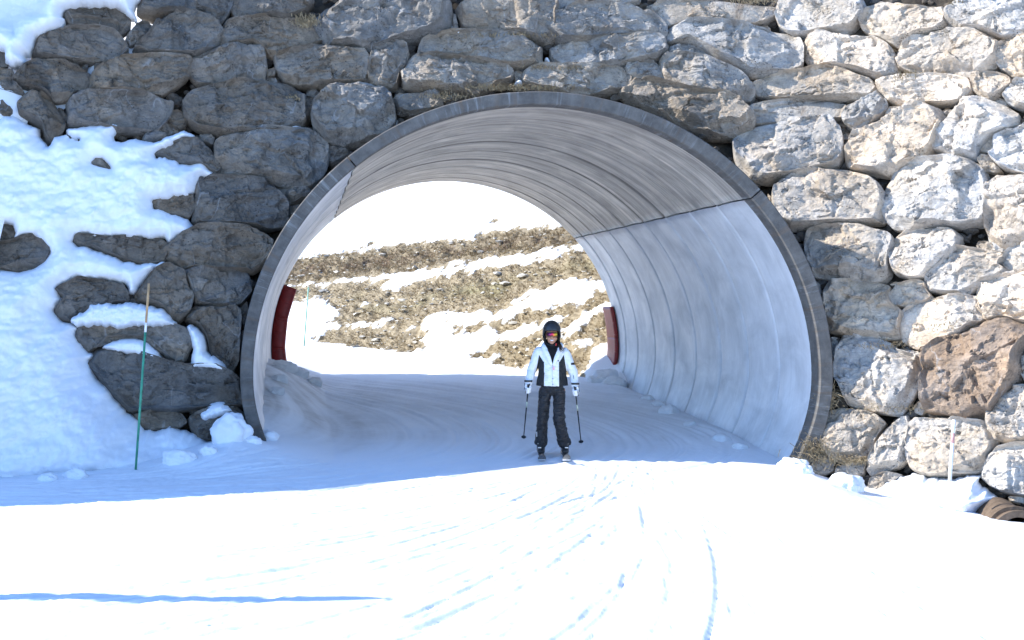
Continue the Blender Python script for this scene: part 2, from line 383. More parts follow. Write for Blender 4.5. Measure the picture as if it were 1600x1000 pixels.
# ------------------------------------------------------------------ hillside beyond the tunnel
BROWN = [P(s) for s in (
 '430,412 480,404 560,394 610,388 650,382 690,380 715,376 740,380 765,366 800,362 850,358 890,357 940,352 940,378 889,385 830,394 760,406 690,418 640,424 560,434 500,440 430,450',
 '430,454 520,448 575,444 606,440 590,452 600,458 622,457 650,444 700,432 760,424 860,410 905,394 960,370 970,440 905,436 870,444 850,452 835,462 806,466 800,480 775,488 740,486 700,488 672,492 655,505 610,512 570,506 545,508 515,503 540,490 520,474 490,466 450,468 430,474',
 '480,540 505,524 540,512 575,513 612,516 650,520 668,522 640,530 676,540 650,548 620,556 610,562 575,556 530,548',
 '768,582 778,562 800,552 830,552 850,540 862,530 900,520 930,500 975,485 975,530 930,550 910,575 900,600 870,590 830,570 800,580',
 '740,560 780,540 810,530 850,520 880,505 905,500 870,520 830,540 790,552',
 '735,513 760,503 775,512 745,516', '770,515 800,500 825,490 850,492 870,482 905,470 960,455 965,470 920,482 890,492 850,500 820,508 790,518',
 '745,372 752,366 762,372 752,375', '770,348 778,346 780,349 771,350', '565,390 580,382 578,388', '700,512 720,510 715,515', '690,585 712,578 705,588')]
SPOTS = [P(s) for s in (
 '562,476 575,470 582,474 568,480', '586,474 593,474 590,480', '668,466 680,463 684,473 672,474', '588,500 605,496 615,500 606,508 590,508',
 '808,466 830,451 846,452 838,462 815,468', '850,458 862,446 880,443 905,444 940,435 942,441 905,452 870,455', '770,478 782,473 778,480', '735,485 760,480 764,484 742,490',
 '592,552 604,546 602,560 594,560', '618,550 626,546 626,551', '880,545 905,534 925,532 930,538 900,552', '925,545 938,528 945,530 935,550', '890,480 905,476 903,482', '895,508 906,507 902,512')]
hx = np.concatenate([-np.geomspace(120, 16, 22), axis((-14.5, 8.5, 440)), np.geomspace(10, 120, 22)])
hy = np.concatenate([axis((8, 24, 16), (24, 57, 430)), np.geomspace(59, 160, 24)])
HX, HY = np.meshgrid(hx, hy, indexing='ij'); hz = hill_z(HX, HY); q = np.stack([HX.ravel(), HY.ravel()*.42], 1)
inner = (HX.ravel() > -15) & (HX.ravel() < 9) & (HY.ravel() > 24) & (HY.ravel() < 57.5)
def hill_mask(polys):
    best = np.full(len(q), -9.0)
    for pl in polys:
        w = on_hill(pl)[:, :2]*[1, .42]; bb0, bb1 = w.min(0)-1.2, w.max(0)+1.2
        m = inner & np.all((q > bb0) & (q < bb1), 1)
        if m.any(): best[m] = np.maximum(best[m], poly_sd(w, q[m])[0])
    return best
hp = xyz(HX.ravel(), HY.ravel(), 0)
jit = .16*fbm(hp*[2.2, 1.1, 1], 4, .6) + .05*fbm(hp*[9, 5, 1], 2)
sdb = np.minimum(hill_mask(BROWN)+jit, -(hill_mask(SPOTS)+jit*.6))
far = sstep(.1, .35, fbm(hp*[.16, .3, 1], 4))*2-1
sdb = np.where(inner, sdb+.06, far*.5-.12)
brown = sstep(-.12, .12, sdb)
bandA = hill_mask(BROWN[:1])
soil = sstep(0, .5, bandA)
rel = brown*(.11*fbm(hp*[2.1, 1.6, 1], 4, .6) + .05*fbm(hp*[7, 5, 1], 3, .6, True)) + (1-brown)*.05*fbm(hp*[.8, .5, 1], 3)
rel = rel + .09*sstep(.12, -.15, sdb) - .25*soil*sstep(-.2, .5, np.sin(HX.ravel()*1.3+fbm(hp*.6, 3)*6))*.4
hz = hz.ravel() + rel*(hill_n(HX, HY).ravel() > -1)
hill = mesh_obj('hillside', xyz(HX.ravel(), HY.ravel(), hz), grid_faces(len(hx), len(hy)), M_HILL, attr={'brown': np.clip(.5+sdb*1.6, 0, 1), 'green': sstep(.1, .9, hill_mask(BROWN[1:2]))*.9, 'soil': soil})
tag(hill, kind='structure')
# tufts and stones on the bare ground
ok = np.where(inner & (sdb > .08))[0]; pick = rng.choice(ok, 16000)
cell = np.stack([rng.uniform(-.03, .03, 16000), rng.uniform(-.04, .04, 16000), np.zeros(16000)], 1)
base = xyz(HX.ravel()[pick], HY.ravel()[pick], hz[pick]-.01)+cell
V = []; F = []
hgt = rng.uniform(.03, .075, 16000)*(1+.5*(bandA[pick] > 0))
for k in range(4):
    a = rng.uniform(0, 6.28, 16000); lean = np.stack([np.cos(a)*1.0-.3, np.sin(a)*.7-.7, np.ones(16000)], 1)*hgt[:, None]
    w = np.stack([np.sin(a), -np.cos(a), 0*a], 1)*.007
    n0 = k*48000; V.append(np.stack([base-w, base+w, base+lean], 1).reshape(-1, 3)); F.append(np.arange(48000).reshape(-1, 3)+n0)
tag(mesh_obj('hillside_grass', np.concatenate(V), np.concatenate(F), M_STRAW, smooth=False), 'dry straw coloured grass on the bare parts of the slope behind the tunnel', 'grass', kind='stuff')
pick = rng.choice(ok, 520); mb = MB()
for i in pick:
    s = rng.uniform(.025, .06)*(2.2 if rng.uniform() < .12 else 1); V0, F0 = ICO[1]
    Mx = np.array(Matrix.Rotation(rng.uniform(0, 6), 3, 'Z'))
    mb.add((V0*[1.5, .9, .5]*s*(1+.32*rng.normal(size=(len(V0), 1)))) @ Mx.T + [HX.ravel()[i], HY.ravel()[i], hz[i]+s*.3], F0)
M_HSTONE = mat_plain('slope_stone', (.47, .44, .38), .85, .2, nz=.25, scale=6)
tag(mb.obj('hillside_stones', M_HSTONE, smooth=False), 'pale stones scattered over the brown slope behind the tunnel', 'stones', kind='stuff')

# ------------------------------------------------------------------ embankment the tunnel runs through
def shade_edge(y): return np.interp(y, [11.4, 12.0, 12.25, 12.45, 13.0, 14.2, 15.7], [-12, -7.5, -5.0, -3.8, -2.05, -.75, 1.2])
def _solve(x):                                   # out-of-view bank height, shaped so its shadow ends along the edge above
    c = 4.5
    for _ in range(60): c = .6*c + .4*np.clip((shade_edge(wall_b(x)+.2*c) - x)*math.tan(SUN_EL), .2, 7)
    return c
_cx = np.arange(-19, -6.9, .25); _cz = np.array([_solve(x) for x in _cx])
def crest(x): return np.interp(x, np.r_[_cx, -6.2, -5.6, -4.8, -4.0, 16], np.r_[_cz, 4.85, 5.5, 6.2, 7.6, 7.8])
ex = axis((-19, -3, 130), (-3, 15, 60)); et = axis((-4, 3.2, 60), (3.2, 12, 24))
EX, ET = np.meshgrid(ex, et, indexing='ij')
ETc = np.where(EX > -6.45, np.maximum(ET, -.05), ET)
EY = wall_b(EX) + np.interp(EX, [-8, -6.5], [.2, BATTER])*crest(EX) + ETc
EZ = crest(EX) + np.where(ETc < 0, 2.0*ETc, np.minimum(.62*ETc, np.maximum(8.4-crest(EX), 0)*.9 + .03*ETc))
lump = np.interp(EX, [-7.5, -6], [.03, .1])*fbm(xyz(EX.ravel()*.9, EY.ravel()*.9, EZ.ravel()), 4).reshape(EX.shape)
EY = EY + lump*.5; EZ = EZ + lump - .05
EZ = np.where((ET < 0) & (EX > -6.45), crest(EX)-.35, EZ)
tag(mesh_obj('embankment', xyz(EX.ravel(), EY.ravel(), EZ.ravel()), grid_faces(len(ex), len(et)), M_SNOW), kind='structure')

# ------------------------------------------------------------------ tunnel: rim, vault and side panels
TUN = tag(empty('tunnel', (CX, YF, 0)), 'round concrete tunnel with smooth ribbed lining through the boulder embankment', 'tunnel')
def to_local(o, root):
    o.parent = root; o.matrix_parent_inverse = Matrix.Translation(root.location).inverted(); return o
SEAMS = (R(41), R(129.5)); BOT0, BOT1 = R(-38), R(218)
def rim_seg(t0, t1):
    n = max(6, int((t1-t0)/R(1.5))); th = np.linspace(t0, t1, n)
    prof = [(.012, .32), (.0, .025), (.012, .004), (.155, .0), (.168, .012), (.172, .32), (.172, 2.1)]   # radial offset, depth
    V = []; uv = []
    for k, (o, d) in enumerate(prof):
        o2 = o - .0; wob = .004*fbm(xyz(th*9, k, 1), 3) if 0 < k < 6 else 0
        p = arch(th, o2, YF+d); p[:, 2] += wob; V.append(p); uv.append(np.stack([th*3.7, np.full(n, o + d)], 1))
    F = grid_faces(len(prof), n)[:, ::-1]
    V = np.concatenate(V); m = len(prof)
    caps = [[k*n for k in range(m)], [k*n+n-1 for k in range(m)][::-1]]
    return mesh_obj('rim_segment', V, [tuple(f) for f in F]+caps, M_RIM, uv=np.concatenate(uv), smooth=False)
for t0, t1 in ((BOT0, SEAMS[0]-.0025), (SEAMS[0]+.0025, SEAMS[1]-.0025), (SEAMS[1]+.0025, BOT1)):
    to_local(rim_seg(t0, t1), TUN)
YR = [15.98, 17.1, 18.3, 19.5, 20.7, 21.9, 23.1, 24.3, 25.2, 26.0]
def panel(name, y0, y1, t0, t1, mat, k):
    g = .012; n = int((t1-t0)/R(2.2))+2; th = np.linspace(t0, t1, n)
    L = y1-y0; a = np.array([g, g, .03, .07, .25*L, .5*L, .75*L, L-.07, L-.03, L-g, L-g])
    o = np.array([.16, .045, .018, .010, .022, .028, .022, .010, .018, .045, .16]) + .008*((k*37 % 5)/5-.4)
    V = []; uv = []
    for aa, oo in zip(a, o):
        V.append(arch(th, oo, y0+aa)); uv.append(np.stack([np.full(n, y0+aa+k*3.3), th*3.7], 1))
    F = [tuple(f) for f in grid_faces(len(a), n)]
    m = len(a); F += [tuple(j*n for j in range(m))[::-1], tuple(j*n+n-1 for j in range(m))]
    to_local(mesh_obj(name, np.concatenate(V), F, mat, uv=np.concatenate(uv)), TUN)
for k, (y0, y1) in enumerate(zip(YR[:-1], YR[1:])):
    panel('side_panel', y0, y1, BOT0, SEAMS[0]-.003, M_SIDE, k)
    panel('vault_panel', y0, y1, SEAMS[0]+.003, SEAMS[1]-.003, M_VAULT, k+20)
    panel('side_panel', y0, y1, SEAMS[1]+.003, BOT1, M_SIDE, k+40)
# dark joint bed behind the panels
th = np.linspace(BOT0, BOT1, 90); V = np.concatenate([arch(th, .09, y) for y in (15.99, 20, 25.99)])
to_local(mesh_obj('joint_bed', V, grid_faces(3, 90), M_EARTH), TUN)

# ------------------------------------------------------------------ boulder wall
WALL = tag(empty('boulder_wall', (0, 16, 0)), 'dry stacked wall of big grey boulders around the tunnel mouth', 'wall')
def arch_sheet(yfun, x0, x1, z1, off, hole_y=None, n=160):
    """sheet with the tunnel cut out, rings from the arch out to a box"""
    th = np.linspace(BOT0, BOT1, n); a = arch(th, off)[:, [0, 2]]; c = np.array([CX, ZW]); d = a-c
    s = np.min(np.stack([np.where(d[:, 0] > 0, (x1-c[0])/np.maximum(d[:, 0], 1e-6), (x0-c[0])/np.minimum(d[:, 0], -1e-6)),
                         np.where(d[:, 1] > 0, (z1-c[1])/np.maximum(d[:, 1], 1e-6), (-2.2-c[1])/np.minimum(d[:, 1], -1e-6))]), 0)
    V = []
    for r in (0, .03, .1, .2, .35, .5, .7, .85, 1):
        pz = a + (d*s[:, None]+c-a)*r; V.append(pz)
    V = np.concatenate(V); return V, grid_faces(9, n)
V2, F2 = arch_sheet(None, -9, 13, 8.2, .16)
Y = wall_y(V2[:, 0], V2[:, 1])+.32 + .08*fbm(xyz(V2[:, 0]*2, V2[:, 1]*2, 0), 3)
lim = crest(V2[:, 0])-.05; Zc = np.minimum(V2[:, 1], lim)
to_local(mesh_obj('earth_backing', xyz(V2[:, 0]+SKEW*np.clip(Y-YF, 0, 4), Y, Zc), F2, M_EARTH), WALL)
V2, F2 = arch_sheet(None, -9, 13, 8.2, .10)
sh = SKEW*(YB-YF)
tag(mesh_obj('embankment_back', xyz(V2[:, 0]+sh, np.full(len(V2), YB-.05)-.0*V2[:, 1], np.minimum(V2[:, 1], crest(V2[:, 0])+1.5)), F2, M_EARTH), kind='structure')

STONES = '''
100,24 112,17 140,15 172,16 192,22 204,34 203,46 190,54 165,48 130,46 112,44 102,34
54,78 60,64 80,54 104,46 150,47 175,52 195,65 201,82 192,92 160,96 120,96 84,93 52,88
218,8 232,0 245,-20 330,-25 360,-8 364,12 352,30 341,42 318,30 280,27 262,24 240,27 218,20
208,78 228,62 242,40 262,26 285,24 310,31 330,33 342,50 344,70 320,82 300,90 270,88 240,85
196,62 205,48 220,38 236,40 238,50 222,66 205,72
-45,118 -10,112 14,108 22,122 20,132 40,150 10,145 -35,140
16,125 40,108 70,95 95,97 118,112 137,116 141,128 138,143 118,150 105,158 85,160 70,148 50,140 30,136
144,120 160,105 180,96 205,95 225,92 240,90 288,94 298,98 298,110 290,125 275,137 255,147 230,150 195,148 160,149 142,149
26,163 35,153 60,149 75,156 85,168 95,180 101,195 97,205 80,222 70,214 66,200 48,188 30,182
106,160 125,152 160,150 200,148 235,152 260,158 269,168 265,185 250,200 245,207 190,206 150,200 108,196
-45,160 0,152 10,165 22,176 10,190 -45,192
-40,76 0,78 12,80 15,92 10,105 -40,106
303,92 318,84 345,77 375,74 395,73 404,82 413,92 415,112 412,128 395,135 365,135 335,139 310,132 300,120 298,105
345,48 366,38 395,36 412,31 440,32 456,36 480,42 502,52 503,62 490,72 460,80 440,88 425,92 410,84 395,73 370,76 350,78 343,62
361,10 368,-12 420,-25 480,-20 490,5 478,18 460,28 445,34 420,30 400,33 372,37 363,28
490,40 505,22 528,8 545,-8 600,-30 660,-25 690,-8 702,12 705,28 700,46 685,54 660,62 630,68 600,78 575,82 555,70 530,73 510,70 500,55
430,92 445,84 480,80 520,78 555,77 570,84 579,94 577,110 572,128 550,134 500,137 470,134 445,128 432,112
583,78 592,73 620,72 636,74 640,90 637,105 625,120 620,137 600,140 578,132 577,112
288,160 300,148 330,142 365,136 410,132 440,132 458,140 470,158 478,190 465,205 420,212 380,217 350,213 310,202 292,185
487,178 500,165 520,150 550,141 575,134 600,138 611,150 617,172 616,188 600,208 570,222 535,232 510,222 492,205
654,88 660,68 680,58 710,54 760,56 800,60 822,62 832,72 845,80 842,98 820,105 800,108 770,102 740,98 700,93 665,92
627,112 638,98 650,91 672,90 700,92 740,98 775,104 795,108 800,118 795,128 770,135 740,146 700,143 660,140 630,135
714,18 725,8 750,0 760,-15 820,-20 850,-10 868,8 872,25 866,32 870,60 850,70 830,64 815,58 780,55 745,52 724,42
862,-5 880,-25 960,-25 995,-12 997,2 985,10 960,14 930,8 895,14 870,20
818,118 825,110 850,106 890,108 940,106 968,106 980,118 984,132 972,143 930,146 900,148 870,144 840,138 820,130
845,40 858,30 880,28 884,18 900,15 925,14 940,11 960,16 985,16 1010,22 1030,34 1040,45 1040,60 1010,60 980,60 940,64 905,68 880,69 865,60 850,53
862,78 880,70 920,65 965,64 1000,60 1030,62 1042,72 1042,84 1025,92 1000,98 970,104 930,106 895,104 872,102 862,92
976,106 990,98 1010,97 1030,104 1040,118 1035,128 1010,128 992,125 980,118
1030,96 1045,88 1065,92 1095,98 1120,107 1150,118 1172,132 1180,148 1172,160 1150,162 1120,156 1090,152 1060,146 1040,130 1033,115
1046,76 1060,70 1080,71 1105,79 1122,92 1118,104 1095,98 1060,88 1046,86
970,150 980,138 998,128 1020,132 1050,142 1085,153 1130,157 1155,168 1173,184 1175,205 1160,214 1140,216 1110,214 1080,202 1050,188 1020,172 990,160
1016,12 1040,2 1056,1 1070,5 1095,4 1130,5 1165,8 1195,12 1215,18 1210,28 1190,38 1160,43 1110,40 1070,40 1042,42 1025,30
1045,52 1060,42 1090,41 1130,46 1180,52 1235,55 1250,68 1255,90 1252,108 1235,116 1200,118 1170,120 1150,108 1120,96 1095,80 1075,68 1050,68
1212,20 1225,8 1250,0 1290,-18 1330,-15 1350,5 1352,22 1345,35 1332,48 1320,55 1290,56 1260,58 1235,54 1218,45
1258,70 1275,60 1300,58 1340,60 1370,68 1395,82 1404,98 1405,118 1390,125 1370,124 1345,116 1320,112 1290,106 1265,102 1256,90
1348,35 1356,20 1370,8 1390,5 1420,15 1450,14 1472,14 1480,25 1480,42 1465,52 1440,58 1425,66 1410,78 1395,70 1380,62 1360,55 1350,48
1176,138 1195,122 1215,118 1255,118 1280,112 1305,110 1330,120 1360,128 1372,138 1362,150 1340,155 1300,158 1240,160 1210,158 1185,148
1172,168 1200,165 1240,161 1300,162 1322,163 1322,180 1315,188 1280,190 1230,196 1185,198 1175,190
1320,178 1335,165 1355,150 1375,145 1384,152 1386,168 1375,182 1355,198 1340,208 1325,200 1320,188
1403,90 1410,78 1430,66 1455,55 1490,54 1530,52 1548,58 1565,70 1560,85 1555,105 1540,115 1510,122 1470,121 1430,118 1408,108
1480,38 1490,18 1505,0 1520,-20 1600,-25 1640,-10 1650,40 1620,58 1570,62 1545,54 1520,50 1495,50
1555,92 1562,78 1575,64 1595,62 1640,60 1650,100 1610,120 1585,120 1565,110
1372,134 1385,126 1410,124 1430,124 1455,120 1490,120 1515,126 1517,145 1512,155 1480,162 1440,166 1410,166 1388,158 1376,145
1518,118 1525,114 1560,116 1580,124 1582,134 1568,146 1550,160 1535,152 1520,142
1568,150 1580,138 1600,122 1630,118 1645,165 1610,172 1590,168 1575,162
1147,222 1155,212 1185,203 1230,195 1290,190 1308,200 1314,225 1316,250 1310,262 1280,270 1240,280 1200,287 1178,282 1170,275 1158,265 1150,245
1328,234 1345,215 1360,198 1385,188 1420,178 1445,168 1465,172 1478,188 1478,200 1468,215 1460,235 1448,252 1420,262 1395,276 1365,272 1335,264 1325,256
1216,296 1225,285 1255,278 1290,272 1330,272 1355,282 1375,295 1388,315 1384,335 1378,348 1340,352 1290,356 1240,358 1220,352 1208,330
1458,222 1472,205 1488,185 1504,162 1520,156 1545,160 1570,168 1590,180 1590,195 1575,205 1560,212 1545,220 1532,232 1530,250 1490,247 1478,240 1462,238
1380,330 1384,312 1390,295 1400,278 1412,262 1440,258 1485,252 1520,256 1538,264 1545,290 1543,325 1540,350 1500,356 1450,354 1425,360 1400,358 1385,345
1530,228 1545,216 1560,210 1570,218 1562,230 1545,240 1532,240
1550,235 1562,218 1580,208 1600,200 1645,195 1655,265 1620,274 1590,270 1566,262 1552,250
1532,243 1546,241 1554,255 1565,266 1555,270 1538,268 1531,258
1543,300 1552,285 1580,276 1620,274 1655,278 1655,370 1600,380 1570,390 1550,375 1545,340
1258,380 1265,362 1290,358 1340,358 1380,362 1395,372 1398,385 1392,405 1390,430 1380,440 1355,444 1310,437 1275,435 1262,410
1392,392 1400,375 1425,362 1455,359 1490,363 1503,372 1498,388 1485,410 1465,428 1450,436 1425,437 1400,428 1393,412
1450,435 1465,425 1480,412 1488,395 1496,387 1520,392 1560,395 1570,402 1562,418 1578,425 1560,438 1530,450 1515,460 1480,458 1455,455 1448,447
1566,412 1575,395 1590,380 1620,375 1645,420 1600,426 1580,426
1285,455 1295,442 1330,441 1380,444 1392,450 1390,465 1395,478 1412,490 1405,515 1408,530 1370,528 1330,524 1300,520 1290,510 1288,480
1391,458 1402,446 1430,440 1448,440 1450,455 1458,466 1440,474 1420,480 1400,480 1392,470
1400,508 1412,488 1435,475 1465,468 1500,466 1525,464 1535,478 1535,500 1515,512 1490,530 1460,542 1435,545 1415,535 1408,522
1530,455 1540,440 1565,432 1600,427 1655,425 1655,505 1600,506 1570,498 1550,502 1538,495 1530,475
1308,590 1312,560 1316,530 1330,524 1370,530 1395,540 1405,550 1430,556 1440,570 1442,585 1435,605 1420,630 1408,648 1380,645 1345,640 1326,632 1320,605
1592,545 1600,530 1645,520 1645,600 1605,600 1594,575
1543,668 1552,645 1565,625 1580,610 1610,602 1655,600 1655,690 1600,692 1570,692 1548,684
1278,690 1284,668 1292,650 1315,640 1345,644 1370,652 1385,662 1372,680 1362,700 1352,715 1330,722 1305,718 1290,708
1355,730 1365,710 1378,690 1385,672 1405,655 1420,650 1424,665 1418,690 1420,715 1405,730 1380,738 1362,742
1418,688 1424,665 1432,655 1470,655 1510,658 1540,662 1555,672 1560,688 1548,710 1540,735 1510,740 1480,745 1450,742 1430,735 1420,712
1535,745 1545,720 1560,702 1590,694 1655,692 1655,775 1600,774 1570,770 1548,758
1262,730 1262,715 1285,712 1302,722 1302,735 1285,742 1265,742
1305,740 1310,728 1335,725 1355,722 1350,740 1330,746
1355,765 1362,745 1385,738 1410,742 1400,752 1380,768
337,228 345,222 368,218 375,210 400,207 440,210 480,210 505,222 514,232 510,250 500,275 485,292 440,292 410,288 375,278 350,272 340,255
302,325 308,290 318,279 335,280 370,285 420,290 432,300 448,322 452,340 445,352 420,358 370,358 330,355 302,348
240,240 262,228 285,221 308,222 322,232 335,245 345,268 335,275 320,265 310,262 280,258 255,245
238,318 245,308 270,305 295,308 304,305 302,330 295,340 275,336 245,328
115,374 120,369 150,372 165,374 200,372 250,374 260,382 256,408 240,412 210,410 190,405 165,396 145,387 125,386
262,385 280,372 305,358 340,357 380,360 412,372 425,378 424,395 415,412 395,426 360,425 320,422 285,420 270,410 258,400
284,424 320,422 360,425 385,428 390,440 393,455 385,465 375,475 340,478 305,476 300,455 292,435
212,462 222,445 235,428 255,418 275,420 288,430 298,450 300,470 295,490 280,502 265,495 255,482 235,475 215,470
84,455 105,446 122,437 140,440 165,442 190,445 200,460 200,475 175,476 150,484 138,494 120,502 105,502 85,490 92,480 100,470
290,500 298,485 320,480 350,478 372,482 374,510 373,540 372,565 360,587 345,582 330,560 322,530 310,510
122,512 135,504 160,506 195,508 230,506 265,509 290,513 298,540 290,560 275,570 262,562 245,545 225,530 200,528 165,530 150,545 138,550 125,535
138,572 150,555 165,545 195,550 225,560 262,572 290,578 330,576 355,585 375,598 384,615 384,635 350,636 320,638 280,642 240,643 205,642 180,620 155,590
208,648 225,644 260,641 280,645 292,660 280,668 258,670 235,672 220,665
295,655 310,645 340,635 372,640 384,650 388,670 370,685 335,690 310,685 300,670
-45,385 15,380 35,372 55,370 68,382 78,395 70,410 55,420 30,426 5,422 -45,415
'''
BROWN_STONE = '1450,560 1465,545 1480,532 1520,515 1545,507 1580,505 1610,508 1612,530 1595,560 1600,590 1575,620 1555,645 1540,658 1515,656 1480,648 1450,643 1448,610'
SMALL = '''
106,106 114,97 124,102 127,110 118,112|128,104 138,100 137,110 130,112|148,97 158,97 158,106 148,110|90,170 100,172 107,190 100,188
470,162 480,153 495,150 498,160 485,166 471,170|471,175 482,164 490,166 490,178 478,186|477,150 483,140 500,144 506,152 498,158
417,108 430,107 430,118 418,120|415,126 428,123 434,128 430,134 416,135|1384,175 1388,168 1412,168 1418,172 1404,180 1386,181
1474,172 1486,170 1488,178 1476,182|1551,160 1560,154 1572,158 1574,165 1560,168|1306,198 1316,202 1318,208 1308,206
1308,212 1320,208 1332,212 1330,220 1312,218|1316,228 1322,220 1330,224 1326,240 1318,244|1296,270 1303,264 1310,268 1306,273
1200,302 1208,315 1220,328 1218,340 1206,325|1310,354 1315,350 1345,349 1352,354 1345,359 1315,361|1525,385 1530,378 1550,380 1555,392 1535,394
1430,635 1440,625 1448,640 1440,648 1428,645|1542,362 1550,372 1575,390 1565,395 1548,390|432,295 485,294 480,305 455,320 445,312
505,230 540,232 545,238 520,252 510,250|249,198 260,190 270,195 271,208 260,212 250,206|262,192 272,198 280,208 270,206
225,210 240,205 268,208 258,218 225,220|312,210 325,209 335,215 333,225 315,222|452,322 470,318 465,335 452,338
262,185 270,172 285,175 292,195 280,202 266,195|616,155 625,146 650,145 675,144 688,150 690,165 670,172 640,176 622,172
690,148 705,147 720,148 705,156 692,158|142,255 148,249 160,249 170,258 174,265 160,262 146,258|-12,353 10,350 20,352 25,365 22,375 10,380 -12,380
140,700 150,712 160,722 155,725 145,715|170,716 180,713 186,719 172,721|800,118 808,112 818,116 820,128 806,128|1190,330 1200,340 1212,356 1200,352
1172,290 1182,300 1196,318 1188,312|1258,445 1280,440 1284,460 1270,470|1295,530 1310,528 1308,556 1298,560|375,480 386,470 388,500 378,510|376,520 384,514 384,545 377,560
1420,580 1438,566 1448,572 1444,590 1426,592|1405,545 1432,548 1444,556 1430,560|1440,735 1452,740 1450,752 1436,750|1575,775 1600,776 1600,786 1580,784
700,30 712,24 716,44 704,50|1040,30 1020,20 1010,26 1030,36|1180,46 1195,40 1205,48 1190,52|1410,360 1422,356 1424,362 1412,370|1390,444 1402,440 1410,444 1396,448
'''
def chaikin(p, it=2, r=.2):
    for _ in range(it):
        q = np.roll(p, -1, 0); p = np.stack([p*(1-r)+q*r, p*r+q*(1-r)], 1).reshape(-1, 2)
    return p
def resample(p, n):
    c = np.vstack([p, p[:1]]); s = np.r_[0, np.cumsum(np.hypot(*np.diff(c, axis=0).T))]; t = np.linspace(0, s[-1], n, endpoint=False)
    return np.stack([np.interp(t, s, c[:, 0]), np.interp(t, s, c[:, 1])], 1)
def frame_at(c):
    e = 1e-3; s = (wall_b(c[0]+e)-wall_b(c[0]-e))/(2*e)
    n = np.array([s, -1, BATTER]); n /= np.linalg.norm(n); u = np.array([1, s, 0]); u /= np.linalg.norm(u); v = np.cross(n, u)*-1
    if v[2] < 0: v = -v
    return u, v, n
def rock(name, poly, seed, color, surf=0.0, *, N=104, NR=30, hs=1.0, off=0.0, grow=1.045, mat=M_ROCK, parent=WALL, smoothness=0):
    r = np.random.default_rng(seed)
    W3 = on_wall(poly, surf); N = int(np.clip(56+np.ptp(W3[:, 0])*62, 30 if N < 50 else 64, 124)) if N > 50 else N; NR = int(N*.28) if N > 50 else NR; c = W3.mean(0); u, v, n = frame_at(c)
    A = np.stack([(W3-c) @ u, (W3-c) @ v], 1); A = resample(chaikin(A, 1, .09), N); cc = (A.max(0)+A.min(0))/2*.4 + A.mean(0)*.6; A = (A-cc)*grow; c = c + cc[0]*u + cc[1]*v
    ext = A.max(0)-A.min(0); mn = min(ext); H = (.36*mn + .05)*hs
    k = np.arange(1, NR+1)/NR; rr = np.sin(math.pi/2*k); rr[-1] = 1
    ring = A[None]*rr[:, None, None]; wob = 1 + .06*pn(xyz(ring[..., 0].ravel()*4/mn*.5, ring[..., 1].ravel()*4/mn*.5, seed*1.3)).reshape(NR, N)
    ring = ring*wob[..., None]
    p = np.concatenate([[[0, 0]], ring.reshape(-1, 2)]); rad = np.r_[0, np.repeat(rr, N)]
    h = H*1.15*np.sqrt(np.clip(1-rad**16.0, 0, 1)); q3 = xyz(p[:, 0], p[:, 1], seed*7.31); e1 = sstep(1.0, .86, rad)
    warp = .07*mn*fbm(q3*3, 3) + .014*fbm(q3*11, 2); ga = r.uniform(-.45, .45)
    K = r.integers(6, 9); a0_ = r.uniform(0, 6.28)
    for j in range(K):                            # split flanks
        a = a0_ + (j + r.uniform(-.3, .3))*2*math.pi/K; d = np.array([math.cos(a), math.sin(a)]); sup = (A @ d).max()
        h = np.minimum(h, .03*H + (sup - p @ d + warp*.6)*r.uniform(1.1, 4.5)*H/(.34*mn))
    for j in range(r.integers(3, 7)):             # broken faces
        a = r.uniform(0, 2*math.pi); d = np.array([math.cos(a), math.sin(a)]); e = abs(d[0])*ext[0]/2+abs(d[1])*ext[1]/2
        h = np.minimum(h, H*r.uniform(.8, 1.0) - r.uniform(.05, .6)*H/e*(p @ d - e*r.uniform(-.2, .45) + warp))
    for j in range(r.integers(5, 12)):            # ledges along and across the bedding
        a = ga + (math.pi/2 if r.uniform() < .68 else 0) + r.normal(0, .22) + (math.pi if r.uniform() < .4 else 0); d = np.array([math.cos(a), math.sin(a)]); e = abs(d[0])*ext[0]/2+abs(d[1])*ext[1]/2
        lat = p @ np.array([-d[1], d[0]]); lo_ = r.uniform(-.6, .2)*ext.max(); gate = sstep(lo_, lo_+.03, lat)*sstep(lo_+r.uniform(.3, 1.2)*ext.max()+.03, lo_+.25*ext.max(), lat)
        h = h - e1*r.uniform(.015, .06)*gate*np.clip((p @ d - e*r.uniform(-.7, .7) + warp*1.4)/.02, 0, 1)*(h > .1*H)
    rot = np.stack([p[:, 0]*math.cos(ga)+p[:, 1]*math.sin(ga), -p[:, 0]*math.sin(ga)+p[:, 1]*math.cos(ga), np.full(len(p), seed*3.7)], 1)
    wq = np.stack([fbm(q3*6, 3), fbm(q3*6+31, 3)], 1)*.05
    for M_, amp, gr, an in ((int(9+9*ext.max()), .05, .20, 1.5), (int(40+70*ext.max()), .025, .22, 2.2)):   # fracture facets
        sdp = r.uniform(-.55, .55, (M_, 2))*ext; sr = np.stack([sdp[:, 0]*math.cos(ga)+sdp[:, 1]*math.sin(ga), (-sdp[:, 0]*math.sin(ga)+sdp[:, 1]*math.cos(ga))*an], 1)
        pr = (rot[:, :2]+wq)*[1, an]; ci = np.argmin(((pr[:, None]-sr[None])**2).sum(2), 1)
        dv = pr-sr[ci]; h = h + e1*(H*amp*r.uniform(-1, .6, M_)[ci] + gr*(r.normal(0, .5, (M_, 2))[ci]*dv).sum(1))
    rg = fbm(q3*8, 4, .6, True); rough = r.uniform(.003, .016)*sstep(0, .4, fbm(q3*1.7+9, 2)) + .003
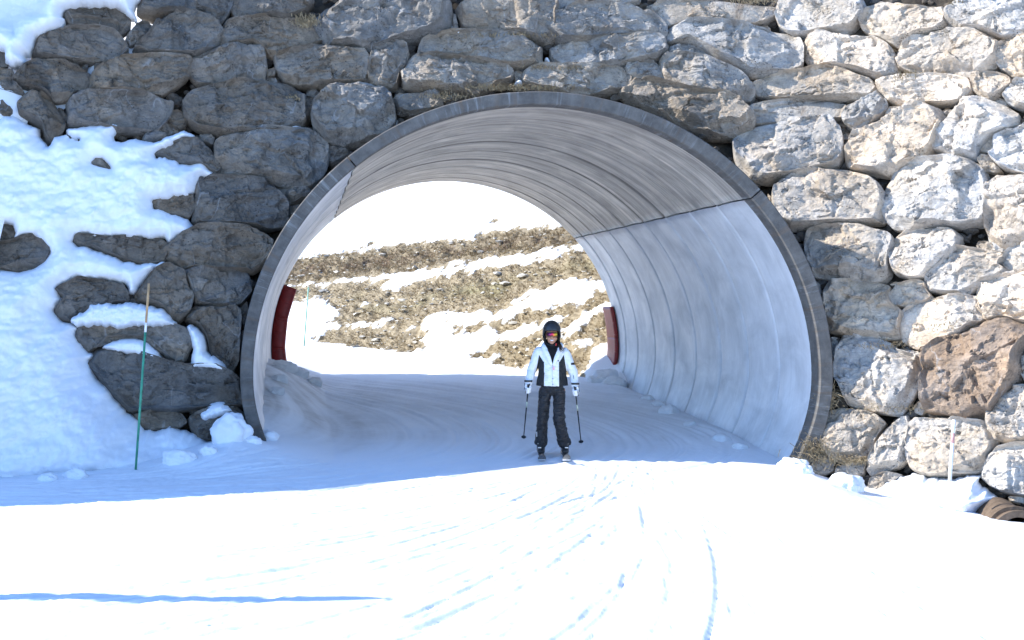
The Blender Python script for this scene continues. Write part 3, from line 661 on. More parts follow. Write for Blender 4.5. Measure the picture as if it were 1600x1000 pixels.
    h = np.maximum(h + e1*rough*rg, .24*H*np.sqrt(np.clip(1-rad**5, 0, 1))*(1+.3*fbm(q3*4, 2))) + .006*fbm(q3*19, 3)
    V = c + p[:, :1]*u + p[:, 1:]*v + h[:, None]*n
    b1 = c + A[:, :1]*1.0*u + A[:, 1:]*v - .10*n; b2 = c + A[:, :1]*.86*u + A[:, 1:]*.86*v - .26*n
    V = np.concatenate([V, b1, b2, [c-.28*n]]) - c - off*0
    F = [(0, 1+j, 1+(j+1) % N) for j in range(N)]
    for i in range(NR+1):
        a0 = 1+i*N; F += [(a0+j, a0+N+j, a0+N+(j+1) % N, a0+(j+1) % N) for j in range(N)]
    last = len(V)-1; a0 = 1+(NR+1)*N; F += [(a0+j, last, a0+(j+1) % N) for j in range(N)]
    loc = c + off*n
    o = mesh_obj(name, V, F, mat, loc=loc)
    o.data.set_sharp_from_angle(angle=R(26)); o.color = (*color, 1)
    if parent: to_local(o, parent)
    return o
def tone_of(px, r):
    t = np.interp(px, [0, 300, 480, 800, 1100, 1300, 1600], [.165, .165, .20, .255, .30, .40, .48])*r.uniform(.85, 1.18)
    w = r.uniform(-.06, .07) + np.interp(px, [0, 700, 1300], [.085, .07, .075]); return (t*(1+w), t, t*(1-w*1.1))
allpoly = []
tr = np.random.default_rng(3)
for i, ln in enumerate(STONES.strip().split('\n')):
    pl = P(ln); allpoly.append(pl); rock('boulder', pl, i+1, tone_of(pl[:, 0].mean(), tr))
pl = P(BROWN_STONE); allpoly.append(pl)
o = rock('boulder', pl, 417, (.285, .225, .18)); o['label'] = 'smooth brown boulder'
for i, w in enumerate(SMALL.replace('\n', '|').strip('|').split('|')):
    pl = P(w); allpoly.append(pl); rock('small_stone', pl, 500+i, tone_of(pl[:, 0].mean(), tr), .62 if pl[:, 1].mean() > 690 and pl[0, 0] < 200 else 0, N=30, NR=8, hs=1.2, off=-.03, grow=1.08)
# rubble packed in the gaps
mb = MB(); cnt = 0
cand = np.stack([rng.uniform(-60, 1660, 16000), rng.uniform(-30, 800, 16000)], 1); inside = np.zeros(len(cand), bool)
for pl in allpoly: inside |= poly_sd(pl, cand)[0] > 3
W3 = on_wall(cand); am = ((W3[:, 0]-CX)/(AX+.32))**2 + ((W3[:, 2]-ZW)/np.where(W3[:, 2] > ZW, BT+.32, BB+.32))**2 > 1
keep = ~inside & am & (W3[:, 2] < crest(W3[:, 0])-.25) & (W3[:, 2] > -.6)
V0, F0 = ICO[2]
for p, px in zip(W3[keep][:1500], cand[keep][:1500]):
    u, v, n = frame_at(p); s = rng.uniform(.03, .085); B = np.stack([u, v, n], 1)
    d = V0*[s*rng.uniform(1, 1.9), s*rng.uniform(.6, 1.1), s]; d = d*(1+.5*pn(V0*1.7+rng.uniform(0, 90))[:, None])
    a = rng.uniform(-.6, .6); d = d @ np.array([[math.cos(a), -math.sin(a), 0], [math.sin(a), math.cos(a), 0], [0, 0, 1]])
    mb.add(p - n*rng.uniform(.05, .20) + d @ B.T, F0)
o = mb.obj('rubble_fill', M_ROCK, smooth=False); o.color = (.11, .10, .09, 1); o['kind'] = 'stuff'; to_local(o, WALL)

# ------------------------------------------------------------------ snow lying on and against the wall
def snow_sheet(name, poly, T, edge, step=2.0, holes=(), bank=None, seed=1, rough=.05, mat=M_SNOW, lobes=1.0, base=0.0):
    """a sheet of snow over the wall face, outline poly; T thickness, edge rounding radius (m)"""
    poly = resample(poly, int(np.hypot(*np.diff(np.vstack([poly, poly[:1]]), axis=0).T).sum()/2.5)); q0 = xyz(poly[:, 0]/9, poly[:, 1]/9, seed*2.2)
    poly = poly + np.stack([fbm(q0, 3), fbm(q0+50, 3)], 1)*(3.4 if len(poly) > 120 else 1.6)
    lo, hi = poly.min(0)-step, poly.max(0)+step; gx = np.arange(lo[0], hi[0]+step, step); gy = np.arange(lo[1], hi[1]+step, step)
    A, B = np.meshgrid(gx, gy, indexing='ij'); Q = np.stack([A.ravel(), B.ravel()], 1)
    sdv, near = poly_sd(poly, Q)
    for h in holes:
        s2, n2 = poly_sd(h, Q); m = -s2 < sdv; sdv = np.where(m, -s2, sdv); near[m] = n2[m]
    F = grid_faces(len(gx), len(gy)); keepf = (sdv[F] > 0).any(1) & (sdv[F] > -step*1.6).all(1); F = F[keepf]
    out = sdv <= 0; Q[out] = near[out]; d = np.clip(sdv, 0, None)*.0079
    Wp = on_wall(Q); x = np.clip(d/edge, 0, 1); prof = np.sqrt(np.clip(1-(1-x)**2, 0, 1))
    off = base - .06 + (T+.06)*prof
    n3 = xyz(Wp[:, 0], Wp[:, 2], seed*3.3)
    soft = sstep(0, .25, d)
    off = off + soft*lobes*(.075*fbm(n3*[.8, 1.2, 1], 3) + rough*1.3*fbm(n3*[3.5, 4.5, 1], 4, .55)) + .022*fbm(n3*[12, 14, 1], 3, .6)*prof
    if bank is not None: off = off + bank(Wp)*sstep(0, .5, d)
    slope = (wall_b(Wp[:, 0]+.01)-wall_b(Wp[:, 0]-.01))/.02
    Wp = Wp + xyz(slope*off*.45, -off, off*.06)
    used = np.unique(F); mp = np.full(len(Wp), -1); mp[used] = np.arange(len(used)); c = Wp[used].mean(0)
    return mesh_obj(name, Wp[used]-c, mp[F][:, ::-1], mat, loc=c)
BANK = P('''-420,330 -260,240 -40,196 0,187 10,180 22,180 42,192 60,200 66,220 76,230 85,215 98,212 108,212 116,218 126,222 125,216 108,216 100,206 108,200 130,198 160,196 175,194 184,196 184,205 176,212 182,222 192,223 210,217 240,222 265,212 288,203 305,212 320,230
 312,226 300,221 285,220 262,232 240,242 242,246 258,246 278,250 282,256 300,255 318,250 330,265 342,275 335,282 315,280 308,295 298,310 290,312 270,308 262,314 238,313 240,325 262,332 285,338 300,350 312,365 300,372 280,374 262,382 255,373 220,374 165,373 130,369 118,370
 114,376 120,385 140,386 160,395 185,405 215,412 245,410 262,408 272,418 252,419 235,428 222,445 210,462 200,458 195,445 175,442 140,440 122,438 95,452 98,460 100,472 85,485 95,500 110,504 122,512 122,530 138,550 148,555 141,566 152,590 175,605 182,622 200,645 218,655 225,670 240,672 265,667 290,673 310,682 340,692 375,702 396,735 330,765 240,768 190,770 100,775 -60,800 -420,900''')
HOLES = [P('-60,385 15,381 35,373 55,371 67,383 77,395 69,409 54,419 30,425 5,421 -60,414'), P('144,256 149,250 160,250 169,258 173,264 160,261'), P('-30,354 10,351 20,353 24,365 21,374 10,379 -30,379')]
def bank_off(W_):
    return np.clip(1.9-W_[:, 2], 0, None)*.18*sstep(-3.5, -4.9, W_[:, 0]) + .07*np.clip(3.6-W_[:, 2], 0, 3)*sstep(-4.4, -5.6, W_[:, 0])
tag(snow_sheet('snow_bank', BANK, .27, .22, 2.2, HOLES, bank_off, 2), kind='structure')
PATCH = [
 ('110,502 115,492 130,488 140,483 138,476 165,472 190,474 212,472 235,478 258,482 268,495 281,510 262,512 240,513 215,512 190,516 170,512 140,511 120,514', .3, 'long slab of snow on the boulder ledge behind the green marker pole, upper of two'),
 ('158,545 165,538 185,530 205,527 225,530 245,545 255,560 263,573 245,568 225,560 205,555 185,554 170,548', .3, 'wedge of snow on the biggest dark boulder, lower of two behind the marker pole'),
 ('290,510 298,505 310,513 322,525 324,540 325,550 345,560 355,570 361,586 350,584 340,582 325,577 300,580 298,560 302,545 296,528', .3, 'tongue of snow running down the gap between two dark boulders left of the tunnel'),
 ('310,645 325,632 345,625 360,632 368,640 355,650 335,657 318,660', .3, 'cap of snow on the low boulder beside the snowball'),
 ('432,200 445,195 470,194 478,203 470,210 450,210 437,207', .16, 'small white lump of snow on top of the big boulder left of the arch'),
 ('706,47 710,43 735,47 750,55 720,57 706,56', .16, 'thin strip of snow on a boulder high above the arch'),
 ('852,88 858,90 863,102 856,99 850,94', .12, 'tiny tooth of snow in a joint high above the arch'),
 ('803,129 812,125 818,130 812,135 803,133', .22, 'tiny knob of snow on dry grass at the crown of the arch'),
 ('265,381 285,374 315,377 322,383 290,385 265,387', .15, 'thin film of snow on the long flat slab boulder left of the arch')]
for i, (s, T, lab) in enumerate(PATCH):
    tag(snow_sheet('snow_patch', chaikin(P(s), 2, .22), T, .09, 1.2, seed=20+i, rough=.02, lobes=.35), lab, 'snow patch', 'snow patches lying on the boulders')
top = P('-60,118 0,110 14,92 4,80 -60,76 -60,-60 232,-60 228,2 215,8 210,25 216,37 205,33 197,25 190,18 165,15 130,14 110,17 99,25 104,40 95,47 75,55 58,62 50,88 38,90 45,98 40,106 18,109 12,100')
tag(snow_sheet('snow_patch', chaikin(top, 1, .2), .46, .2, 2.0, seed=41, bank=lambda w: -.75*np.clip(w[:, 2]-np.minimum(crest(w[:, 0])+.12, 5.85), 0, None)), 'sunlit snow lying over the boulders in the top left corner', 'snow patch', 'snow patches lying on the boulders')
mound = P('1338,752 1362,768 1385,752 1412,742 1445,739 1448,744 1480,748 1500,747 1525,741 1533,743 1530,756 1550,770 1564,781 1545,786 1530,802 1510,820 1420,812 1350,790 1290,772')
tag(snow_sheet('snow_mound', chaikin(mound, 2, .2), .4, .25, 2.0, seed=51, rough=.03, bank=lambda w: .55*np.clip(.25-w[:, 2], 0, 1)), 'low white mound of snow at the foot of the pale boulders on the right', 'snow mound')
V0, F0 = ICO[4]
def snow_lump(p, s, seed, lab, sq=(1, 1, .8), mat=M_SNOW, name='snow_lump', group='snow lumps around the tunnel', dirt=0):
    n = .26*fbm(V0*1.3+seed*3.1, 3) + .10*fbm(V0*4+seed, 3)
    if dirt:
        sd_ = np.random.default_rng(int(seed*10)).normal(size=(9, 3)); sd_ /= np.linalg.norm(sd_, axis=1)[:, None]
        n = np.minimum(n, np.min(.80/np.maximum(V0 @ sd_.T, .3), 1)-1) + .05*fbm(V0*7+seed, 3)
    d = V0*(1+n)[:, None]*s*np.asarray(sq)
    o = mesh_obj(name, d, F0, mat, loc=p, attr={'dirt': np.full(len(V0), dirt)})
    return tag(o, lab, 'snow lump', group)
p = on_wall((361, 675), .5)[0]; snow_lump(p, .235, 3, 'big rounded snowball resting against the boulders beside the left tunnel foot', (1, .9, 1))

# ================================================================== OBJECTS
# red mats on the far tunnel ends
M_RED = mat_plain('red_vinyl', (.20, .014, .012), .42, .4, nz=.2, scale=8, bump=.006)
def mat_pad(th0, th1, thick, lab, y0=25.5, parts=3):
    root = tag(empty('crash_mat', arch(np.array([th1]), 0, y0)[0]), lab, 'crash mat', 'red crash mats at the far end of the tunnel')
    cuts = np.linspace(th0, th1, parts+1)
    for a, b in zip(cuts[:-1], cuts[1:]):
        n = 12; th = np.linspace(a-.004, b+.004, n); prof = [(0, 0), (.06, -.05), (.5, -.075), (.94, -.05), (1, 0), (1, .5), (.9, .62), (0, .6)]
        V = []
        for fx, dy in prof:
            bul = 1 + .04*np.sin(np.linspace(0, math.pi, n))
            V.append(arch(th, .01 - thick*fx*bul if fx else .01, y0+dy))
        o = mesh_obj('mat_section', np.concatenate(V), [tuple(f) for f in grid_faces(len(prof), n)] + [tuple((k+1) % len(prof)*n+j for k, j in ((0, 0),)) for _ in ()] + [tuple(k*n for k in range(len(prof))), tuple(k*n+n-1 for k in range(len(prof)))[::-1]] + [((len(prof)-1)*n+j, (len(prof)-1)*n+j+1, j+1, j) for j in range(n-1)], M_RED)
        to_local(o, root)
        for t_ in (a+.02, (a+b)/2):                 # stitched seams
            to_local(MB().tube([arch(np.array([t_]), .005-thick*1.02*f_, y0-d_)[0] for f_, d_ in ((.02, .012), (.25, .075), (.5, .085), (.75, .075), (.98, .012))], .008, 6).obj('seam', M_RED), root)
    return root
mat_pad(R(158), R(191), .29, 'dark red padded mat on the far left end of the tunnel, the bigger of two')
mat_pad(R(-18), R(14), .085, 'narrow dark red padded mat on the far right end of the tunnel behind the skier', 25.8)

# marker poles
M_GREEN = mat_plain('green_paint', (.05, .27, .17), .5, .4, nz=.25, scale=12); M_WOOD = mat_plain('bare_wood', (.46, .30, .16), .7, .2, nz=.25, scale=14)
M_WHITE = mat_plain('white_paint', (.78, .78, .78), .5, .4, nz=.05); M_BLACK = mat_plain('black_plastic', (.014, .014, .016), .42, .4, nz=.2)
def pole(name, a, b, r, cols, lab, cat, group=None):
    a, b = np.array(a), np.array(b); root = tag(empty(name, a), lab, cat, group)
    for nm, t0, t1, m in cols:
        q0 = a + (b-a)*t0 + (b-a)*.0; q1 = a + (b-a)*t1
        to_local(MB().tube([q0, q0*.5+q1*.5, q1], [r, r, r], 10).obj(nm, m), root)
    return root
b0 = at(213, 720, 14.45); t0 = at(232.5, 443, 14.55); b0 = b0 - (t0-b0)*.08
pole('marker_pole', b0, t0, .0145, [('shaft', 0, .745, M_GREEN), ('band', .745, .795, M_WHITE), ('tip', .795, 1, M_WOOD)], 'green bamboo marker pole with bare wooden top standing in the left snow bank', 'marker pole', 'green piste marker poles')
b1 = at(475, 543, 33.4); t1 = at(482, 449, 33.4)
pole('marker_pole', b1, t1, .017, [('shaft', 0, .75, M_GREEN), ('tip', .75, 1, mat_plain('pale_green', (.25, .5, .42), .5))], 'thin pale green marker pole on the snow beyond the far end of the tunnel', 'marker pole', 'green piste marker poles')
M_PINK = mat_plain('faded_red_paint', (.55, .30, .28), .5)
b2 = at(1484, 752, 14.05); t2 = at(1490.5, 656, 14.15)
pole('white_stake', b2, t2, .022, [('lower', 0, .62, M_WHITE), ('band', .62, .78, M_PINK), ('upper', .78, .965, M_WHITE), ('cap', .965, 1.0, M_WHITE)], 'slim white stake in front of the lowest boulders on the right', 'stake')
# a tall tapering post beside the run, left of the view, whose shadow crosses the snow
MB().tube([(-5.75, 8.45, -.1), (-5.75, 8.45, 1.5), (-5.75, 8.45, 3.0), (-5.75, 8.45, 3.16)], [.085, .07, .045, .01], 12)
o = MB().tube([(-5.75, 8.38, -.1), (-5.75, 8.38, 1.5), (-5.75, 8.38, 3.0), (-5.75, 8.38, 3.2)], [.12, .10, .06, .006], 12).obj('wooden_post', M_WOOD)
tag(o, 'tapering wooden post beside the run whose long shadow crosses the snow', 'post')

# drain pipe in the right corner
M_PIPE = mat_plain('rusty_concrete', (.13, .095, .068), .85, .2, nz=.3, scale=10, bump=.02)
dp = at(1590, 838, 13.6); ax = np.array([-.12, -.98, -.03]); ax /= np.linalg.norm(ax)
root = tag(empty('drain_pipe', dp), 'end of a rusty brown drain pipe half buried in snow at the right edge', 'drain pipe')
def ringtube(r0, r1, a, b, name, m):
    th = np.linspace(0, 2*math.pi, 49)[:-1]; u = np.cross(ax, [0, 0, 1]); u /= np.linalg.norm(u); v = np.cross(u, ax)
    V = []
    for r_, t in ((r0, a), (r1, a), (r1, b), (r0, b)): V.append(dp + ax*t + np.outer(np.cos(th)*r_, u) + np.outer(np.sin(th)*r_, v))
    n = 48; F = [(i*n+j, i*n+(j+1) % n, ((i+1) % 4)*n+(j+1) % n, ((i+1) % 4)*n+j) for i in range(4) for j in range(n)]
    to_local(mesh_obj(name, np.concatenate(V), F, m, smooth=False), root)
ringtube(.215, .27, -.9, .0, 'barrel', M_PIPE); ringtube(.225, .30, .004, .05, 'collar', M_PIPE); ringtube(.245, .315, -.16, -.12, 'collar', M_PIPE)
o = MB().tube([dp-ax*.8, dp-ax*.78], [.214, .214], 24, ref=(0, 0, 1)).obj('silt', M_EARTH); to_local(o, root)

# snow lumps
def gl(px, py, y): 
    q = at(px, py, y); q[2] = ground_z(q[0], q[1]); return q
for i, (px, y, s, lab, dirt) in enumerate([
 (947, 25.2, .30, 'dirty heap of ploughed snow under the right red mat', .35), (932, 25.0, .2, 'small dirty lump left of the heap under the right red mat', .3), (962, 24.6, .22, 'grey lump of snow tucked against the wall beside the right red mat', .35),
 (1012, 22.2, .11, 'grey snow lump at the foot of the right tunnel wall, farthest of the row', .4), (1030, 21.3, .12, 'grey snow lump at the right tunnel wall, second farthest of the row', .4), (1045, 20.4, .17, 'largest grey snow lump in the row along the right tunnel wall', .4),
 (1078, 19.0, .09, 'small snow lump in the middle of the row along the right tunnel wall', .6), (1128, 17.6, .13, 'grey snow lump at the right tunnel wall close to the mouth', .55), (1157, 17.0, .11, 'small grey snow lump nearest the mouth along the right tunnel wall', .55),
 (1240, 15.4, .17, 'white snow lump just outside the right foot of the tunnel', 0), (1254, 15.15, .12, 'small white snow lump beside the grass at the right tunnel foot', 0), (1320, 14.75, .2, 'flat white snow lump below the pale boulders right of the tunnel', 0),
 (446, 22.6, .22, 'dirty block of old snow against the left tunnel wall, largest of the pile', .6), (464, 22.9, .2, 'dirty tilted block in the snow pile inside the left tunnel wall', .6), (490, 23.0, .17, 'dirty block at the right end of the snow pile inside the left wall', .6), (437, 20.8, .15, 'grey lump at the left tunnel wall in front of the snow pile', .6), (432, 19.6, .14, 'grey lump at the left tunnel wall nearest the mouth', .6),
 (418, 16.0, .12, 'white lump at the left foot of the tunnel rim', .0), (396, 15.4, .09, 'small white lump under the left rim beside the snowball', .0), (325, 14.9, .10, 'small snow lump below the snowball on the groomed edge', 0), (280, 14.7, .16, 'rounded snow lump at the foot of the bank right of the green pole', 0), (118, 14.0, .11, 'snow lump at the foot of the left snow bank', 0), (75, 13.8, .09, 'small snow lump at the foot of the left bank nearest the frame edge', 0)]):
    q = gl(px, 640, y); snow_lump(q + [0, 0, s*(.15 if px < 430 or px > 1200 else 0)], s, 60+i*1.7, lab, (1.15, 1, .75), M_ICE if dirt else M_SNOW, dirt=dirt)

# dry grass tufts
def grass(px, py, n, spread, h, lab, off=.12, down=.0):
    c = on_wall((px, py), off)[0]; mb = MB()
    for i in range(n):
        b = c + np.array([rng.normal(0, spread[0]), rng.normal(0, .04), rng.normal(0, spread[1])]); L = h*rng.uniform(.5, 1.2); a = rng.normal(0, .7)
        d = np.array([math.sin(a), -abs(rng.normal(0, .5)), math.cos(a)-down]); m = b + d*L*.55; e = b + d*L + np.array([0, -.02, -L*.45]); w = np.array([.0045, 0, .002])
        mb.add([b-w, b+w, m+w*.8, m-w*.8, e], [(0, 1, 2, 3), (3, 2, 4)])
    return tag(mb.obj('grass_tuft', M_STRAW, smooth=False, loc=c), lab, 'grass', 'dry grass tufts in the wall', 'stuff')
for g in ((482, 36, 200, (.09, .04), .12, 'dry straw tuft between two boulders high on the left of the arch'), (1422, 124, 150, (.10, .03), .12, 'dry straw tuft on the pale boulder at upper right'), (1500, 6, 120, (.06, .05), .14, 'straw tuft at the very top right of the wall'),
 (800, 139, 420, (.42, .02), .09, 'mat of dry grass on the crown of the arch'), (700, 152, 160, (.22, .03), .07, 'thin brown litter on the left shoulder of the arch'), (800, 57, 260, (.3, .015), .07, 'brown grass litter on the boulder ledge above the arch'), (1180, 3, 160, (.2, .02), .09, 'brown litter on top of the boulders right of the arch crown'), (874, 107, 120, (.25, .015), .06, 'brown litter on the long boulder right above the arch crown'),
 (1294, 628, 150, (.05, .10), .2, 'dry grass hanging beside the right edge of the tunnel rim'), (1275, 706, 260, (.12, .08), .2, 'dry grass growing at the right foot of the tunnel'), (1330, 722, 240, (.22, .03), .12, 'dry grass under the lowest pale boulders right of the tunnel'), (1405, 640, 160, (.3, .03), .07, 'brown litter between the pale boulders right of the rim'), (1395, 540, 130, (.2, .03), .06, 'brown litter beside the brown boulder'), (460, 155, 60, (.05, .02), .06, 'small plants on the dark boulder left of the arch'), (1500, 512, 160, (.25, .03), .05, 'thin straw on top of the brown boulder'), (1575, 815, 60, (.12, .03), .1, 'few straws poking out of the snow by the drain pipe')):
    grass(*g, off=.16)

# ------------------------------------------------------------------ skier
SK = np.array([.53, 16.0, float(ground_z(.53, 16.0))+.03])
def mat_jacket():
    m = NT('white_shell_fabric', .55, .3); v = m.coord(); sx = m.n('SeparateXYZ'); m.put(sx.inputs[0], v); x, y, z = sx.outputs
    ax_ = m.math('ABSOLUTE', m.math('ADD', x, .012))
    lo = m.rng(z, .9, 1.3, .098, .096); hi = m.rng(z, .9, 1.3, .232, .165)
    a = m.math('MULTIPLY', m.math('GREATER_THAN', ax_, lo), m.math('LESS_THAN', ax_, hi)); a = m.math('MULTIPLY', a, m.math('LESS_THAN', z, m.rng(ax_, .105, .17, 1.22, 1.32)))
    arm = m.math('MULTIPLY', m.math('GREATER_THAN', x, .245), m.math('MULTIPLY', m.math('GREATER_THAN', z, 1.175), m.math('LESS_THAN', z, 1.205)))
    a = m.math('MAXIMUM', a, arm)
    zip_ = m.math('MULTIPLY', m.math('LESS_THAN', m.math('ABSOLUTE', m.math('ADD', x, m.math('MULTIPLY', m.math('SUBTRACT', z, 1.0), .0))), .0035), m.math('LESS_THAN', z, 1.2))
    c = m.mix(a, (.80, .81, .83), (.016, .016, .018)); c = m.mix(m.math('MULTIPLY', zip_, .5), c, (.3, .3, .32))
    h = m.math('ADD', m.noise(m.vmap(v, (1, 1, 1.6)), 14, 4, .55, .6), m.math('MULTIPLY', m.noise(v, 160, 2), .05))
    return m.done(c, m.bump(h, .03, .8))
def mat_pants():
    m = NT('black_ski_fabric', .42, .45); v = m.coord()
    h = m.math('ADD', m.noise(m.vmap(v, (1, 1, 3.2)), 9, 4, .55, 1.2), m.math('MULTIPLY', m.noise(v, 150, 2), .04))
    return m.done(m.mix(m.noise(v, 20, 3), (.014, .013, .014), (.028, .026, .026)), m.bump(h, .05, .9))
M_JK, M_PT = mat_jacket(), mat_pants(); M_SKIN = mat_plain('skin', (.42, .21, .13), .5, .35, nz=.06, scale=40, bump=.001)
M_FLEECE = mat_plain('black_fleece', (.012, .012, .013), .9, .15, nz=.3, scale=90, bump=.003); M_HELM = mat_plain('helmet_shell', (.022, .023, .026), .34, .5, nz=.08, scale=60, bump=.001)
M_BOOT = mat_plain('boot_plastic', (.02, .02, .022), .35, .5, nz=.2); M_METAL = mat_plain('buckle_metal', (.6, .6, .6), .3, .5, 1, .1); M_TEETH = mat_plain('teeth', (.8, .78, .74), .3, .4, nz=.02)
M_LIP = mat_plain('lips', (.38, .13, .11), .45, .4, nz=.05); M_GLOVE = mat_plain('glove_leather', (.74, .74, .75), .55, .3, nz=.06, scale=60); M_ORANGE = mat_plain('red_strap', (.55, .03, .025), .5); M_TAGP = mat_plain('ski_pass', (.8, .42, .45), .4)
def mat_lens():
    m = NT('mirror_lens', .12, .6); v = m.coord(); sx = m.n('SeparateXYZ'); m.put(sx.inputs[0], v)
    f = m.rng(sx.outputs[0], -.07, .07)
    c = m.ramp(f, [(.0, (.03, .015, .03)), (.3, (.25, .02, .12)), (.55, (.75, .03, .10)), (.75, (.85, .35, .03)), (.92, (.85, .70, .05))])
    m.b.inputs['Metallic'].default_value = .55; return m.done(c)
M_LENS = mat_lens()
PER = tag(empty('person', SK), 'smiling skier in white and black jacket, black trousers and black helmet standing on skis', 'person')
def pp(name, mb, mat, **kw):
    o = mb.obj(name, mat, PER, **kw); return o
# skeleton, metres from the point between the boots; x to the right of the picture, -y towards the camera
HIP = {-1: (-.088, .02, .86), 1: (.088, .02, .86)}; KNE = {-1: (-.128, -.055, .475), 1: (.088, -.105, .455)}; ANK = {-1: (-.150, .0, .10), 1: (.165, .0, .10)}
SHO = {-1: (-.172, .01, 1.345), 1: (.162, .03, 1.325)}; ELB = {-1: (-.270, .075, 1.10), 1: (.278, .04, 1.075)}; WRI = {-1: (-.315, -.04, .93), 1: (.300, -.04, .895)}
def lerp(a, b, t): return tuple(np.asarray(a)*(1-t)+np.asarray(b)*t)
def interp_tube(mb, pts, rad, n=16, **kw):
    pts = np.asarray(pts, float); rad = np.asarray(rad, float); t = np.linspace(0, len(pts)-1, (len(pts)-1)*5+1); i = np.arange(len(pts))
    Q = np.stack([np.interp(t, i, pts[:, k]) for k in range(3)], 1); r = np.stack([np.interp(t, i, rad[:, k]) for k in range(2)], 1) if rad.ndim == 2 else np.interp(t, i, rad)
    for _ in range(2): Q[1:-1] = .25*Q[:-2]+.5*Q[1:-1]+.25*Q[2:]
    return mb.tube(Q, np.stack([r, r], 1) if r.ndim == 1 else r, n, **kw)
# body: one continuous surface under the clothes, head and neck showing
b = MB()
interp_tube(b, [(0, .02, .80), (0, .02, .95), (0, .025, 1.1), (0, .03, 1.28), (0, .03, 1.38), (0, .02, 1.46)], [(.14, .09), (.13, .085), (.11, .08), (.14, .09), (.08, .06), (.05, .05)], 20)
for s in (-1, 1):
    interp_tube(b, [HIP[s], KNE[s], ANK[s]], [.085, .058, .04], 14); interp_tube(b, [SHO[s], ELB[s], WRI[s]], [.05, .04, .028], 12)
HC = np.array([-.008, -.025, 1.572])
b.ball(HC+[0, .02, .02], (.078, .094, .098)); b.ball(HC+[0, -.028, -.055], (.058, .062, .074)); b.ball(HC+[0, -.062, -.098], (.030, .026, .026))
b.ball(HC+[0, -.092, -.03], (.013, .022, .02)); b.ball(HC+[0, -.084, -.005], (.010, .016, .03))
for s in (-1, 1):
    b.ball(HC+[s*.04, -.062, -.045], (.026, .028, .024)); b.ball(HC+[s*.078, .02, -.02], (.014, .024, .034)); b.ball(HC+[s*.012, -.09, -.04], (.009, .013, .009))
pp('body', b, M_SKIN, remesh=.008)
for s in (-1, 1):
    pp('eye', MB().ball(HC+[s*.031, -.078, .012], (.012, .012, .012)), M_TEETH)
# smile
t = np.linspace(-1, 1, 13); sm = xyz(t*.027, -.0895+.018*t*t, -.072+.011*t*t)+HC
pp('mouth', MB().tube(sm, np.stack([.009*(1-.7*t*t)+.002, np.full(13, .008)], 1), 8, ref=(0, 1, 0)), M_LIP)
t = np.linspace(-.82, .82, 11); sm = xyz(t*.026, -.0955+.018*t*t, -.0715+.011*t*t)+HC
pp('teeth', MB().tube(sm, np.stack([.0062*(1-.6*t*t)+.001, np.full(11, .006)], 1), 8, ref=(0, 1, 0)), M_TEETH)
# sunglasses: wrap-round lens and frame
th = np.linspace(-1.05, 1.05, 25); top_ = []; bot_ = []
rx, ry = .078, .098
for q_ in th:
    nose = math.exp(-(q_/.16)**2); top_.append(HC+[rx*math.sin(q_), -ry*math.cos(q_)-.004, .030-.004*q_*q_]); bot_.append(HC+[rx*math.sin(q_)*1.0, -ry*math.cos(q_)-.008, -.018+.020*nose+.010*q_*q_])
mid = [(a+c)/2+np.array([0, -.006, 0]) for a, c in zip(top_, bot_)]
Vl = np.array(top_+mid+bot_); o = mesh_obj('lens', Vl-HC, grid_faces(3, 25), M_LENS, PER, loc=HC); o.name = 'sunglasses_lens'
sm_ = o.modifiers.new('so', 'SOLIDIFY'); sm_.thickness = .003
pp('sunglasses_frame', MB().tube(np.array(top_)+[0, -.002, .002], .0035, 6).tube([HC+[.068, -.05, .022], HC+[.085, .0, .018], HC+[.084, .04, .01]], .004, 6).tube([HC+[-.068, -.05, .022], HC+[-.085, .0, .018], HC+[-.084, .04, .01]], .004, 6), M_BLACK)
# helmet: shell with brow edge, ear pads, vents
u = np.linspace(0, 2*math.pi, 49)[:-1]; Vh = []; rings = np.linspace(.04, 1, 16)
for r_ in rings:
    for q_ in u:
        ang = r_*math.pi/2; fr = -math.cos(q_)               # fr = 1 at the brow
        drop = -.012 + .02*max(fr, 0) - .085*max(0, 1-abs(fr)*1.6) - .06*max(-fr, 0)
        zz = .128*math.cos(ang) if r_ < .82 else .128*math.cos(.82*math.pi/2)*(1-(r_-.82)/.18) + drop*((r_-.82)/.18)
        rad_ = math.sin(min(ang, math.pi/2*.97))
        Vh.append(HC+[0, .02, .048]+np.array([.106*rad_*math.sin(q_), .126*rad_*math.cos(q_)*1.0, zz]))
F = [(i*48+j, i*48+(j+1) % 48, (i+1)*48+(j+1) % 48, (i+1)*48+j) for i in range(15) for j in range(48)] + [tuple(range(47, -1, -1))]
helm = mesh_obj('helmet', np.array(Vh), F, M_HELM, PER); md = helm.modifiers.new('so', 'SOLIDIFY'); md.thickness = .016; md.offset = 1
md = helm.modifiers.new('ss', 'SUBSURF'); md.levels = 1; md.render_levels = 1
def sub(name, mb, mat, parent, **kw):
    o = mb.obj(name, mat, None, **kw); o.parent = parent; return o
for s in (-1, 1):
    sub('ear_pad', MB().ball(HC+[s*.092, .01, -.045], (.020, .048, .062)), M_FLEECE, helm)
    sub('vent', MB().tube([HC+[s*.03, -.075, .152], HC+[s*.034, -.04, .168]], [.006, .005], 8), M_BLACK, helm)
sub('brow_trim', MB().tube([HC+[.100*math.sin(q_), .018-.122*math.cos(q_), .058+.012*math.cos(q_)] for q_ in np.linspace(-1.25, 1.25, 17)], .007, 8), M_BLACK, helm)
sub('chin_strap', MB().tube([HC+[.088, -.01, -.09], HC+[.055, -.05, -.125], HC+[0, -.065, -.142], HC+[-.055, -.05, -.125], HC+[-.088, -.01, -.09]], [.006]*5, 6), M_BLACK, helm)
